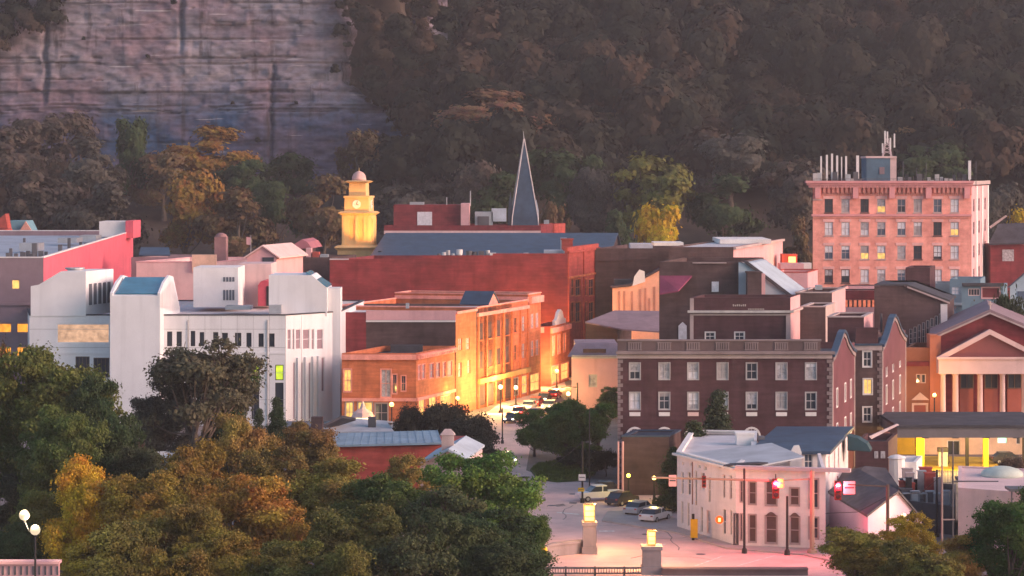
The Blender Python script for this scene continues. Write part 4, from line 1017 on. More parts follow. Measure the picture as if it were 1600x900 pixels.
b=MB(); b.box(xx(1391,Yr),Yr+.2,zt-.3,xx(1401,Yr),Yr+6.8,zz(246,Yr)); b.box(xx(1353,Yr),Yr-.2,zz(247,Yr),xx(1401,Yr),Yr+7.2,zz(244,Yr)); part(root,'penthouse_flank',b,stpale)
b=MB(); b.box(xx(1374,Yr),Yr-.12,zz(272,Yr),xx(1382,Yr),Yr,zz(261,Yr)); part(root,'penthouse_window',b,mauve)
m=MB(); c=Vector((xx(1386,Yr+2),Yr+2,zz(244,Yr)))
for i in range(4):
    a=R(45+90*i); m.tube(c+Vector((1.1*math.cos(a),1.1*math.sin(a),0)),c+Vector((.3*math.cos(a),.3*math.sin(a),3.3)),.08)
for z in (.5,1.2,1.9,2.6): 
    for i in range(4):
        a,b_=R(45+90*i),R(135+90*i); r0=1.1-.8*z/3.3; r1=1.1-.8*(z+.6)/3.3; m.tube(c+Vector((r0*math.cos(a),r0*math.sin(a),z)),c+Vector((r1*math.cos(b_),r1*math.sin(b_),z+.6)),.05)
ms=part(root,'mast',m,mat('pinkish_metal',(.55,.45,.45)))
for dx,z0_,z1_ in ((-.45,2.2,4.7),(0,2.4,4.6),(.55,1.2,3.4),(1.3,1.6,4.2),(-.9,.6,2.4)):
    m=MB(); m.cbox((c.x+dx,c.y-.5,c.z+z0_),.26,.2,z1_-z0_); part(ms,'panel_antenna',m,trimw)
for px,y0,w in ((1283,244,.28),(1292,242,.35),(1300,240,.35),(1308,243,.35),(1315,245,.2),(1322,244,.35),(1340,243,.5),(1515,251,.5)):
    Y=468; m=MB(); x=xx(px,Y); m.cbox((x,Y,zt+1.2),w,w*.7,zz(y0,Y)-zt-1.2); m.tube((x,Y,zt-.3),(x,Y,zt+1.3),.08); part(root,'panel_antenna',m,trimw)
for px,y0 in ((1411,252),(1447,254),(1525,252),(1432,262)): 
    m=MB(); m.tube((xx(px,470),470,zt-.3),(xx(px,470),470,zz(y0,470)),.06); part(root,'whip_antenna',m,darkgr)
for k in range(34):
    px=1275+k*7.0+r_.uniform(-2,2); Y=467+r_.uniform(0,2)
    if 1350<px<1402: continue
    m=MB(); h=r_.uniform(1.3,3.0); m.cbox((xx(px,Y),Y,zt-.3),r_.uniform(.4,.9),.6,h); part(root,'roof_unit',m,r_.choice([metal,darkgr,darkgr,conc,black]))
m=MB()
for k in range(26): x=xx(1272+k*9.5,465.8); m.tube((x,465.8,zz_(282.5)),(x,465.8,zz_(279.5)),.04,n=4)
m.tube((xx(1272,465.8),465.8,zz_(279.5)),(xx(1510,465.8),465.8,zz_(279.5)),.05,n=4); part(root,'roof_rail',m,darkgr)
# 13 in front of it
pts=quadplan(1302,1412,400,16); fs=frames(pts); f0=fs[0]; H=holes_of(f0,[(1308,469,1408,480)])
root,fs=bld('loggia_shop','low pink shop with dark cornice and an orange-lit loggia below the tower',pts,zz(453,400),stpink,mauve,holes={0:H},coping=bdark)
h=H[0]; b=MB(); b.quad(*[f0.p(u_,-.9,z) for u_,z in ((h[0],h[1]),(h[2],h[1]),(h[2],h[3]),(h[0],h[3]))]); part(root,'loggia_wall',b,lit_window('loggia_glow',(.9,.22,.12),.42))
m=MB()
for k in range(14): u_=h[0]+(h[2]-h[0])*(k+.5)/14; m.fbox(f0,u_-.12,u_+.12,-.3,-.05,h[1],h[3])
part(root,'loggia_post',m,bdark)
band(root,f0,0,f0.L,zz(468,400),zz(454,400),.3,bmar,'fascia'); b=MB(); c=f0.u(1394); b.ext([f0.p(c+2.1*math.cos(t),.1,zz(452,400)+1.1*math.sin(t)) for t in [math.pi*k/12 for k in range(13)]],(0,.5,0)); part(root,'arched_gable',b,bdark)
pts=quadplan(1415,1453,386,9); root,fs=bld('brown_tower_block','plain brown brick cube standing before the pink hotel windows',pts,zz(418,386),bhot,tar)
pts=quadplan(1453,1505,400,9); root,fs=bld('slate_grey_terrace','blue-grey house row with flat dark roofs beside the pink tower',pts,zz(443,400),mat('blue_grey_render',(.13,.18,.22),var=.15),tar)
# 14 slanted dark building
root=thing('slant_roof_store','dark store with a slanting roof and tall white-framed windows','building',(xx(1430,345),345,0))
A,B=(xx(1366,345),345),(xx(1480,345),345); ff=Fr(A,B,(A[0]+2,350)); zlo=zz(486,345)
H=[(ff.u(1421+6.6*k),zz(537,345),ff.u(1421+6.6*k+4.6),zz(514-3.4*k,345)) for k in range(9)]
m=MB(); m.facade(ff,0,zlo,H); m.quad(ff.p(0,0,zlo),ff.p(ff.L,0,zlo),ff.p(ff.L,0,zz(472,345)),ff.p(ff.u(1417),0,zz(447,345)),ff.p(0,0,zz(447,345)))
m.quad((*B,0),(B[0]+3,B[1]+12,0),(B[0]+3,B[1]+12,zz(472,345)),(*B,zz(472,345))); part(root,'wall',m,bdark)
m=MB(); o=.0
m.ext([(A[0],344.8,zz(446.5,345)),(xx(1417,345),344.8,zz(446.5,345)),(B[0]+.3,344.8,zz(471.5,345)),(B[0]+3.3,357,zz(471.5,345)),(xx(1417,345)+3,357,zz(446.5,345)),(A[0]+3,357,zz(446.5,345))],(0,0,.22)); part(root,'roof',m,tar)
m=MB(); m.ext([(xx(1417,345),344.6,zz(447,345)),(B[0]+.3,344.6,zz(472,345)),(B[0]+.3,344.6,zz(474.5,345)),(xx(1417,345),344.6,zz(449.5,345))],(0,.2,0)); part(root,'verge',m,trimp)
for h in H: window(root,ff,h,style(nv=0,nh=2,frame=trimw))
band(root,ff,ff.L-.9,ff.L,0,zz(475,345),.15,trimw,'corner_pilaster')
# 15 blue houses
bluew=mat('blue_house_paint',(.13,.21,.27),var=.12); blued=mat('pale_blue_paint',(.35,.44,.5),var=.12)
pts=quadplan(1484,1532,382,10); fs=frames(pts); f0=fs[0]; H=holes_of(f0,[(1487,448,1500,460),(1488,478,1494,492),(1516,482,1524,494)])
root,fs=bld('blue_house','tall blue painted house with pale window frames',pts,zz(436,382),bluew,tar,holes={0:H},cat='house')
for h in H: window(root,f0,h,style(frame=blued,pane=blind))
band(root,f0,f0.u(1480),f0.L,zz(477,382),zz(473,382),.4,blued,'porch_roof')
pts=quadplan(1503,1568,370,9); fs=frames(pts); f0=fs[0]; H=holes_of(f0,[(1513,451,1531,462),(1534,449,1562,466)])
root,fs=bld('dark_roofed_house','blue house with a flat dark roof and a row of small pink-framed windows',pts,zz(446,370),bluew,tar,holes={0:H},cat='house')
window(root,f0,H[0],style(frame=stpale,pane=glass,nv=3,nh=0)); window(root,f0,H[1],style(frame=stpink,pane=mat('dark_red_door',(.14,.03,.035)),nv=0,nh=0,trim=.1),name='garage_door')
band(root,f0,0,f0.L,zz(447,370),zz(442,370),.4,tar,'eave')
root=thing('pale_gabled_house','pale blue gabled house at the edge of the view','house',(xx(1600,392),392,0))
m=MB(); m.ext([(xx(1578,392),392,0),at(1578,448,392),at(1606,424,392),at(1634,448,392),(xx(1634,392),392,0)],(3,10,0)); part(root,'wall',m,blued)
m=MB()
for a in (1575,1637): m.ext([at(a,450,391.6),at(1606,422.5,391.6),at(1606,422.5,391.6)+Vector((3.2,11,0)),at(a,450,391.6)+Vector((3.2,11,0))],(0,0,.2))
part(root,'roof',m,slate); m=MB(); m.box(xx(1590,392),391.9,zz(468,392),xx(1602,392),392,zz(455,392)); part(root,'window',m,glassb)
root=thing('dark_red_house','dark red house with a pale lower roof behind the pink tower','house',(xx(1575,490),490,0))
m=MB(); m.box(xx(1548,490),490,0,xx(1612,490),500,zz(382,490)); part(root,'wall',m,bmar); m=MB(); m.box(xx(1566,490),489.9,zz(408,490),xx(1584,490),490,zz(390,490)); part(root,'window',m,curtain)
m=MB(); m.ext([at(1545,383,489),at(1560,352,495),at(1612,350,495),at(1612,381,489)],(0,0,.3)); part(root,'roof',m,tar); m=MB(); m.ext([at(1546,354,488),at(1572,336,488),at(1574,338,488),at(1548,357,488)],(0,.3,0)); part(root,'gable_board',m,trimp)
for px,yt,w,Y,c,lb in [(1570,462,70,352,DGREEN,'dark hedge-like bush in front of the pale gabled house'),(1530,484,40,352,RUST,'rusty low bush beside the ridge of the brick church')]: tree('roadside_bush',lb,'bush',1,px,yt,w,Y,c,cat='bush')
# 16 brick hotel with gables
Yb=269.0; pts=quadplan(965,1300,Yb,19.6); fs=frames(pts); f0,f1=fs[0],fs[1]; zt=zz(553,Yb)
cx16=[992,1038,1083,1129,1174.5,1221,1267]; H0=holes_of(f0,[(c-8.5,567,c+8.5,593) for c in cx16]+[(c-8.5,613,c+8.5,640) for c in cx16]+[(c-8.5,690,c+8.5,716) for c in cx16[2:]])
H1=[(u_,z0,u_+1.1,z1) for z0,z1 in ((zz(593,Yb),zz(567,Yb)),(zz(640,Yb),zz(613,Yb)),(4.2,6.2)) for u_ in (3.5,10.5,15.5)]
root,fs=bld('brick_hotel','large dark maroon brick hotel with white sash windows and quoined corners',pts,zt,bhot,tar,holes={0:H0,1:H1},walls={1:mat('afterglow_brick',(.13,.048,.058),var=.15)})  # right wall: the hotel brick again, pink afterglow put into its colour
r_=random.Random(5)
for k,h in enumerate(H0):
  w=window(root,f0,h,style(pane=[glass,curtain,blind,halfb,glass,curtain,curtain,blind,glass,curtain,blind,glass,halfb,glass][k%14],nv=1,nh=1,trim=.06,sill=k>=14,frame=mat('grey_white_trim',(.44,.42,.42),var=.12)))
  if k%3!=1: shade(w,f0,h,r_.choice([.25,.4,.55,.7]),r_.choice([blind,halfb,curtain]))
for h in H1: window(root,f1,h,style(pane=curtain,trim=.15))
for c in cx16: band(root,f0,f0.u(c-8.5),f0.u(c+8.5),zz(650,Yb),zz(644,Yb),.1,trimw if c!=1083 else stpale,'sill_panel')
for c in cx16:
    cu,cz_=f0.u(c),zz(681,Yb); m=MB(); rad=.95
    for i in range(10):
        t0,t1=math.pi*i/10,math.pi*(i+1)/10; P=lambda r,t:f0.p(cu+r*math.cos(t),.0,cz_+r*math.sin(t)); m.ext([P(rad,t0),P(rad,t1),P(rad*.78,t1),P(rad*.78,t0)],(0,-.1,0))
    for t in (.5,1.05,1.57,2.1,2.64): m.ext([f0.p(cu+.74*math.cos(t),0,cz_+.74*math.sin(t)),f0.p(cu+.74*math.cos(t+.08),0,cz_+.74*math.sin(t+.08)),f0.p(cu+.03,0,cz_),f0.p(cu-.03,0,cz_)],(0,-.06,0))
    part(root,'fanlight',m,trimw)
band(root,f0,-.2,f0.L+.25,zz(553,Yb),zz(548.5,Yb),.6,mat('weathered_stone',(.22,.175,.175),var=.2)); band(root,f0,-.1,f0.L,zz(560,Yb),zz(554,Yb),.2,trimp,'frieze')
m=MB(); m.fbox(f0,0,f0.L-1.2,-.45,-.05,zz(548.4,Yb),zz(533,Yb)); part(root,'parapet',m,mat('grey_brown_brick',(.12,.085,.085),var=.15)); m=MB(); m.fbox(f0,-.05,f0.L-1.1,-.55,.06,zz(533,Yb),zz(530.5,Yb)); part(root,'parapet_rail',m,mat('weathered_stone',(.22,.175,.175),var=.2))
for c in cx16:
    m=MB(); u0,u1=f0.u(c-11),f0.u(c+11); m.fbox(f0,u0,u1,-.04,.02,zz(547.5,Yb),zz(546,Yb)); m.fbox(f0,u0,u1,-.04,.02,zz(536,Yb),zz(534.5,Yb))
    for k in range(6): u_=u0+(u1-u0)*(k+.5)/6; m.fbox(f0,u_-.07,u_+.07,-.04,.03,zz(546,Yb),zz(536,Yb))
    part(root,'balustrade',m,mat('weathered_stone',(.22,.175,.175),var=.2))
for uu,sg in ((0,1),(f0.L,-1)):
    m=MB(); z=0; k=0
    while z<zt-.8:
        w=.55 if k%2 else .3; a,b_=sorted((uu,uu+sg*w)); m.fbox(f0,a,b_,0,.06,z,z+.36); z+=.42; k+=1
    part(root,'quoin_strip',m,MATS['weathered_stone'])
band(root,f1,0,.5,0,zt-.6,.08,trimp,'corner_strip'); band(root,f1,f1.L-.5,f1.L,0,zt-1.5,.08,trimp,'corner_strip')
def gable_part(root,fr,prof,wm,thick=.55):
    m=MB(); nx,ny=fr.n.x,fr.n.y
    m.ext([fr.p(u_,.06,z) for u_,z in [(prof[0][0],prof[0][1]-2.5)]+prof+[(prof[-1][0],prof[-1][1]-2.5)]],(-nx*thick,-ny*thick,0)); part(root,'gable',m,wm)
    c=MB()
    for (u0,z0),(u1,z1) in zip(prof[:-1],prof[1:]):
        c.ext([fr.p(u0,.3,z0+.02),fr.p(u1,.3,z1+.02),fr.p(u1,.3,z1+.3),fr.p(u0,.3,z0+.3)],(-nx*(thick+.15),-ny*(thick+.15),0))
    part(root,'gable_coping',c,slate)
    c=MB()
    for (u0,z0),(u1,z1) in zip(prof[:-1],prof[1:]): c.ext([fr.p(u0,.075,z0-.45),fr.p(u1,.075,z1-.45),fr.p(u1,.075,z1-.03),fr.p(u0,.075,z0-.03)],(nx*.1,ny*.1,0))
    part(root,'gable_trim',c,MATS['weathered_stone'])
rosy=MATS['afterglow_brick']
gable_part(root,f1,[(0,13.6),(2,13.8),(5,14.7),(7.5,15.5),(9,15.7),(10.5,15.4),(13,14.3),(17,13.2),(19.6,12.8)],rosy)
pts=quadplan(1333,1378,291,26.5); fs=frames(pts); g0,g1=fs[0],fs[1]; zt2=zz(537,291)
H=holes_of(g0,[(1348.5,549,1361.5,573),(1349,592,1362.5,616),(1348.5,636,1361.5,659)]); H1=[(u_,z0,u_+1.3,z1) for z0,z1 in ((9.6,11.6),(6.4,8.4),(3.4,5.2)) for u_ in (4,11,19)]
root,fs=bld('hotel_wing','narrow brick wing with a second peaked gable beside the brick hotel',pts,zt2,bdark,tar,holes={0:H,1:H1},walls={1:rosy})  # wing flank also has the afterglow in its brick colour
for k,h in enumerate(H): window(root,g0,h,style(pane=litw if k==1 else glass,trim=.1,nh=1 if k!=1 else 0))
for k,h in enumerate(H1): window(root,g1,h,style(pane=litw if k in (3,4) else curtain,trim=.15))
m=MB(); z=0;k=0
while z<zt2-.8:
    w=.55 if k%2 else .3; m.fbox(g0,g0.L-w,g0.L,0,.06,z,z+.36); z+=.42;k+=1
part(root,'quoin_strip',m,MATS['weathered_stone']); band(root,g0,0,g0.L,zt2-.2,zt2+.02,.3,slate,'coping'); band(root,g0,0,g0.L,zt2-.75,zt2-.22,.15,trimp,'frieze')
m=MB(); m.fbox(g0,.3,g0.L-.4,-.6,-.2,zt2+.02,zz(512,291)); part(root,'parapet',m,bhot)
gable_part(root,g1,[(0,13.2),(2.5,13.5),(6,14.4),(10,15.7),(12.5,16.0),(15,15.5),(19,14.1),(24,12.9),(26.5,12.6)],rosy)
band(root,g1,0,.6,0,zt2-.6,.08,trimp,'corner_strip'); band(root,g1,g1.L-.6,g1.L,0,zt2-1,.08,trimp,'corner_strip')
pts=quadplan(972,1045,262,6.5); root,fs=bld('brick_annex','plain brown brick annex with blue roof edge against the hotel corner',pts,zz(683,262),bdark,slate,par=.1,coping=slate)
pole_parts(root,'downpipe',[(973,690,790)],stpink,261.8,.12); pole_parts(root,'downpipe',[(966,690,790)],stpink,261.5,.09)
# 20 church with portico
Yp=325.0; root=thing('portico_church','brick church with a pale columned portico and a roof cross','church',(xx(1550,Yp),Yp,0))
AX=xx(1547,Yp); z=lambda y:zz(y,Yp)
m=MB(); m.ext([(xx(1455,328),328,0),at(1455,528,328),at(1547,488,328),at(1645,528,328),(xx(1645,328),328,0)],(4,24,0)); part(root,'wall',m,bmar)
m=MB()
for a in (1452,1648): m.ext([at(a,529.5,327.5),at(1547,487,327.5),at(1547,487,327.5)+Vector((4.2,25,0)),at(a,529.5,327.5)+Vector((4.2,25,0))],(0,0,.3))
rf=part(root,'roof',m,mauve); m=MB()
for a in (1452,1648): m.ext([at(a,530,327.3),at(1547,487.5,327.3),at(1547,490.5,327.3),at(a,533,327.3)],(0,.25,0))
part(rf,'verge',m,trimp)
m=MB(); m.ext([at(1466,558,Yp),at(1547,516,Yp),at(1632,558,Yp)],(0,3,0)); part(root,'pediment',m,mat('dark_red_tympanum',(.22,.075,.075),var=.1))
m=MB()
for a,b_ in ((1463,1),(1635,-1)): m.ext([at(a,559,Yp-.4),at(1547,514.5,Yp-.4),at(1547,522.5,Yp-.4),at(a+16*b_,559,Yp-.4)],(0,.5,0))
part(root,'raking_cornice',m,stpale)
m=MB(); m.box(xx(1466,Yp),Yp-.35,z(584),xx(1634,Yp),Yp+3,z(558)); m.box(xx(1463,Yp),Yp-.6,z(561),xx(1637,Yp),Yp-.35,z(557.5)); part(root,'entablature',m,stpale)
for px,w in ((1474,9),(1493.5,10),(1532,9),(1567,9),(1601,9)):
    m=MB(); x=xx(px,Yp); r=w*Yp/FPX/2; m.lathe((x,Yp+.3,0),[(r*1.25,0),(r*1.25,.3),(r*1.05,.4),(r,.8),(r*.88,z(587)),(r*1.1,z(586)),(r*1.2,z(584))],16); part(root,'column',m,stpale,smooth=True)
for a,b_ in ((1500,1521),(1538,1559),(1574,1596)):
    ff=Fr((xx(1466,327.9),327.9),(xx(1634,327.9),327.9),(AX,335)); q=ff.rect(a,584,b_,607); window(root,ff,(q[0],q[1],q[2],q[3]),style(frame=mat('bronze_frame',(.2,.13,.09)),pane=glass,nv=1,nh=0)).location.y-=.25
    m=MB(); m.box(xx(a,327.6),327.6,.3,xx(b_,327.6),327.9,zz(608,327.6)); part(root,'door_panel',m,mat('brick_red_panel',(.33,.10,.075),var=.12))
m=MB(); m.tube(at(1547,490,328),at(1547,470,328),.10); m.tube(at(1543.5,475,328),at(1551.5,475,328),.09); part(root,'cross',m,trimp)
m=MB(); m.box(xx(1453,326.5),326.5,0,xx(1470,326.5),329,z(526)); m.box(xx(1452.5,326.4),326.3,z(526),xx(1465,326.4),329,z(524)); part(root,'corner_pier',m,mat('orange_pier',(.42,.16,.10),var=.12,stain=.2))
pts=quadplan(1416,1455,327,10); fs=frames(pts); f0=fs[0]; H=holes_of(f0,[(1432,585,1438,598),(1440,585,1446,598),(1427,632,1448,665)])
root,fs=bld('church_link','brown link building with a small pedimented door beside the church',pts,zz(543,327),mat('orange_brown_brick',(.25,.10,.06),var=.15),tar,holes={0:H})
for k,h in enumerate(H): window(root,f0,h,style(frame=stpale,pane=glass if k<2 else mat('brick_red_panel',(.33,.10,.075)),nv=0,nh=0,trim=.18 if k==2 else .05),name='window' if k<2 else 'door')
m=MB(); m.ext([f0.p(f0.u(1424),.1,zz(625,327)),f0.p(f0.u(1437.5),.1,zz(613,327)),f0.p(f0.u(1452),.1,zz(625,327))],(0,.25,0)); part(root,'door_pediment',m,stpale)
band(root,f0,0,f0.L,zz(572,327),zz(565,327),.2,bmar,'string_course')
# gas canopy
root=thing('fuel_canopy','broad grey filling-station canopy on slim posts','canopy',(xx(1510,284),284,0))
zc0,zc1=zz(684,279),zz(668,279); x0,x1=xx(1402,279),xx(1640,279)
m=MB(); m.box(x0,279,zc0,x1,294,zc1); part(root,'roof_slab',m,mat('grey_fascia',(.16,.15,.16),var=.12)); m=MB(); m.box(x0-.1,278.8,zc1,x1,294.3,zc1+.28); part(root,'roof_edge',m,tar)
for px in (1440,1487,1535,1582):
    m=MB(); m.box(xx(px,281),280.5,zc0-.22,xx(px+10,281),282,zc0-.003); part(root,'lamp_box',m,black)
    l=lamp('canopy_lamp',(xx(px+5,281),281.3,zc0-.5),(1.0,.62,.17),800,.3,root)
for px,w,m_ in ((1511,.35,black),(1600,.35,black),(1540,.55,mat('yellow_paint',(.65,.42,.03))),(1437,.9,mat('yellow_paint',(.65,.42,.03)))):
    m=MB(); m.box(xx(px,285)-w/2,285-w/2,0,xx(px,285)+w/2,285+w/2,zc0-.003); part(root,'post',m,m_)
pts=quadplan(1402,1640,300,8); fs=frames(pts); f0=fs[0]; H=holes_of(f0,[(1558,683,1574,693),(1480,688,1500,712),(1588,684,1594,694)])
root,fs=bld('station_shop','peach filling-station shop behind the canopy with a yellow end wall',pts,zz(676,300),mat('peach_render',(.72,.5,.36)),tar,holes={0:H})
for k,h in enumerate(H): window(root,f0,h,style(frame=trimw,pane=[emit('green_sign_glow',(.25,.8,.5),1.0),glass,glass][k],nv=0 if k==0 else 1,nh=0),name='green_sign' if k==0 else 'window')
band(root,f0,0,f0.u(1430),0,zz(680,300),.12,mat('yellow_paint',(.65,.42,.03)),'yellow_panel')
m=MB(); P=[gd(1398,737),gd(1560,735),gd(1580,715),gd(1420,712)]; m.quad(*[(*p,.008) for p in P]); struct('yellow_forecourt',m,mat('yellow_ground',(.50,.36,.05),var=.3,scale=.4));  # flat yellow sheet on the ground before the station shop
root=thing('fuel_pump','pale fuel pump with a dark top standing beneath the canopy','fuel pump',(xx(1473,288),288,0))
m=MB(); m.cbox((xx(1473,288),288,0),1.0,.6,1.6); part(root,'body',m,trimw); m=MB(); m.cbox((xx(1473,288),288,1.6),1.1,.7,.5); part(root,'display',m,darkgr); m=MB(); m.path([(xx(1473,288)+.55,288,1.2),(xx(1473,288)+.75,288,.5),(xx(1473,288)+.6,288,.2)],.04); part(root,'hose',m,black)
pts=quadplan(1336,1388,266,9); root,fs=bld('side_store','low brown store between the hotel wing and the canopy',pts,zz(690,266),bhot,tar)
q=fs[0]; 
for a,b_ in ((1366,1372),(1376,1383)):
    h=q.rect(a,705,b_,716); m=MB(); m.fbox(q,h[0],h[2],0,.06,h[1],h[3]); part(root,'window',m,curtain)
m=MB(); m.ext([at(1358,682,265),at(1402,662,270),at(1405,664,270),at(1362,686,265)],(0,.4,.0)); part(root,'roof_verge',m,trimp)
root=thing('dark_awning','dark teal fabric awning bulging from the white building flank','awning',(xx(1335,250),250,zz(698,250)))
m=MB(); prof=[(0,0),(1.0,-.25),(1.9,-.8),(2.3,-1.5),(2.1,-1.6),(0,-1.4)]; o=Vector((xx(1324,250),250,zz(681,250))); m.ext([o+Vector((a,0,b_)) for a,b_ in prof],(.5,2.5,0)); part(root,'cover',m,mat('dark_teal_fabric',(.025,.06,.075)))
m=MB(); m.tube(o+Vector((0,0,-1.4)),o+Vector((2.1,0,-1.55)),.04); part(root,'frame',m,black)
# 17 white corner building
P1,P2,P3=(xx(1058,238),238),(xx(1150,226),226),(xx(1290,224),224); Q=(xx(1180,236.5),236.5)
pts=[P1,P2,Q,(xx(1182,257),257),(xx(1080,258),258)]; fs=frames(pts); f0=fs[0]
wp=mat('white_painted_brick',(.74,.66,.64),var=.07,stain=.2,courses=.05)
lft=[(1064.5,737,1068,772),(1074.5,737,1079,774),(1086,735,1089,790),(1095,738,1101,766),(1106.5,745,1110,785),(1129.5,741,1133,778),(1140,742,1143.5,780),(1064.5,783,1067.5,818),(1074,785,1077,822),(1095,792,1098,832),(1104,797,1110,834),(1129.5,795,1134,835),(1141,797,1144,836)]
att=[(1066,722,1069,727),(1078,723,1081,728),(1090,726,1095,732),(1100,728,1104,735),(1124,728,1127,732),(1131,728,1135,733)]
H0=holes_of(f0,lft+att)
root,fs=bld('white_corner_house','white painted two-storey corner building with a pale bent roof',pts,6.95,wp,membr,holes={0:H0},par=.25,coping=trimw)
brw=mat('brown_shutter',(.14,.09,.08),var=.2)
for k,h in enumerate(H0): window(root,f0,h,style(frame=trimw if k!=10 else stpale,pane=[glassb,glass,glass,curtain,glass,brw,brw][k%7],nv=0,nh=1))
pts=[P2,P3,(xx(1282,237),237),Q]; fs=frames(pts); f1=fs[0]
rts=[(1157,752,1160.5,784),(1170,752.5,1181.5,788),(1196,751,1214,790),(1234,762,1249,790),(1264,748,1279,794),(1147,803,1153,850),(1157,803,1160,844),(1170,804,1181.5,847),(1196,806,1214,849),(1234,807,1249.5,850),(1264,808,1279,842)]
ats=[(1160,729,1176,735.5-1),(1145,728,1150,733)]
H1=holes_of(f1,rts); m=MB(); m.facade(f1,0,7.05,H1)
for i in (1,): m.facade(fs[1],0,7.05)
ins=inset(pts,.3)
for i in (0,1): m.quad((*pts[i],7.05),(*pts[i+1],7.05),(*ins[i+1],7.05),(*ins[i],7.05)); m.quad((*ins[i],5.2),(*ins[i+1],5.2),(*ins[i+1],7.05),(*ins[i],7.05))
part(root,'wall',m,wp); m=MB(); m.quad(*[(*p,5.2) for p in ins]); part(root,'roof',m,membr)
for k,h in enumerate(H1): window(root,f1,h,style(frame=trimp if k not in (5,) else darkgr,pane=brw if k in (1,2,3,8,9,7) else glass,nv=0,nh=1,trim=.07),name='door' if k in (5,8) else 'window')
for k in (8,9):                                                            # segmental heads
    a,c,b_,d=H1[k]; m=MB(); n=8; pr=[(a+(b_-a)*i/n, d+.34*math.sin(math.pi*i/n)) for i in range(n+1)]; m.ext([f1.p(u_,.03,z_) for u_,z_ in pr],(0,-.08,0)); part(root,'arch_head',m,brw)
m=MB(); m.fbox(f1,0,f1.L+2.2,-.3,.55,6.88,7.18); part(root,'flat_eave',m,mat('pink_eave',(.6,.42,.42),var=.08))
m=MB(); m.fbox(f0,-.4,f0.L,-.3,.35,6.75,6.94); part(root,'eave',m,trimw)
m=MB(); m.ext([f1.p(-1.2,-.4,7.0),f1.p(1.2,-.4,7.22),f1.p(2.6,-1.6,7.22),f1.p(1.4,-3,7.1),f1.p(-.8,-1.6,7.05)],(0,0,.12)); part(root,'tar_shade_strip',m,tar)  # dark roof-edge tar with the parapet's shade drawn into it
m=MB(); x0,x1=xx(1151,247),xx(1178,247); m.box(x0,247,6.7,x1,248.3,zz(679,247)); m.box(x0-.1,246.9,zz(679,247),x1+.1,248.4,zz(676,247)); part(root,'chimney',m,white)
m=MB(); m.box(xx(1090,257),256.5,6.7,xx(1150,257),257.5,zz(683,257)); part(root,'ridge_curb',m,mat('pale_blue_metal',(.45,.5,.55)))
m=MB(); m.ext([f0.p(0,-.5,6.72),f0.p(f0.L,-.5,6.72),f0.p(f0.L-.5,-7,7.5),f0.p(1.5,-9,7.6)],(0,0,.12)); part(root,'bent_roof',m,mat('pale_grey_roof',(.42,.44,.46),var=.12))
pole_parts(root,'downpipe',[(1111.5,728,836),(1082,722,788)],mat('brown_pipe',(.2,.12,.10)),231.5,.06)
pts=quadplan(1178,1290,238.5,17); fs=frames(pts); f0,f1=fs[0],fs[1]; 
H=holes_of(f0,[(1240,710,1252,735),(1256,709,1270,733)]); H1=[(2,4.6,3,6.4),(6,4.4,7,6.5),(9,4.4,10,6.5),(13,4.6,14,6.4)]
root,fs=bld('white_back_wing','white rear wing with a dark blue roof and shingled pale gable',pts,zz(705,238.5),wp,slate,holes={0:H,1:H1},par=.02)
for h in H: window(root,f0,h,style(pane=glassb))
for h in H1: window(root,f1,h,style(pane=curtain,frame=stpale))
m=MB(); z7=zz(705,238.5); o=inset(pts,-.5); m.ext([(*o[0],z7-.25),(*o[1],z7-.25),(o[2][0],o[2][1],z7+.35),(o[3][0],o[3][1],z7+.35)],(0,0,.28)); part(root,'roof_overhang',m,slate)
m=MB(); m.ext([at(1233,740,238.2),at(1235,705,238.2),at(1240,696,238.2),at(1248,695,238.2),at(1252,706,238.2),at(1253,740,238.2)],(0,-.3,0)); part(root,'shingled_bay',m,white)
pbox(root,'roof_light',darkgr,(1186,683),(1195,691),246,1.5)
# ------------------------------------------------------------------ low buildings nearest the camera
lil=mat('lilac_render',(.62,.46,.56),var=.06); dkroof=mat('charcoal_shingle',(.085,.08,.09),var=.2,scale=.8)
root=thing('lilac_gabled_shed','shed with a charcoal roof and a lilac gable wall beside the white corner building','building',(xx(1375,226),226,0))
g0,g1=Vector((xx(1356,220),220,0)),Vector((xx(1440,226),226,0)); bk=Vector((xx(1296,236)-g0.x,236-220,0))
e0=zz(806,220); rz=zz(768,224); gm=g0.lerp(g1,.55); gm.z=rz; e1=zz(812,226)
m=MB(); m.ext([(g0.x,g0.y,0),(g0.x,g0.y,e0),tuple(gm),(g1.x,g1.y,e1),(g1.x,g1.y,0)],tuple(bk)); part(root,'wall',m,lil)
m=MB()
for a,z_ in ((g0,e0),(g1,e1)):
    d=(Vector((a.x,a.y,z_))-gm)*.06; p=Vector((a.x,a.y,z_))+d; f_=-bk.normalized()*.4
    m.ext([tuple(p+f_+Vector((0,0,.05))),tuple(gm+f_+Vector((0,0,.05))),tuple(gm+bk+Vector((0,0,.05))),tuple(p+bk+Vector((0,0,.05)))],(0,0,.2))
part(root,'roof',m,dkroof)
root=thing('hip_roofed_store','low store with a swooping charcoal hip roof and pinkish eaves','building',(xx(1365,246),246,0))
x0,x1=xx(1316,242),xx(1402,242); m=MB(); m.box(x0+.8,242.5,0,x1-.8,252,zz(764,242)); part(root,'wall',m,stpink)
zE=zz(762,242); pk=[at(1352,728,247),at(1384,731,247)]; m=MB(); c=[Vector((x0-.4,241.6,zE)),Vector((x1+.4,241.6,zE-.3)),Vector((x1+.9,253,zE)),Vector((x0+.4,253,zE))]
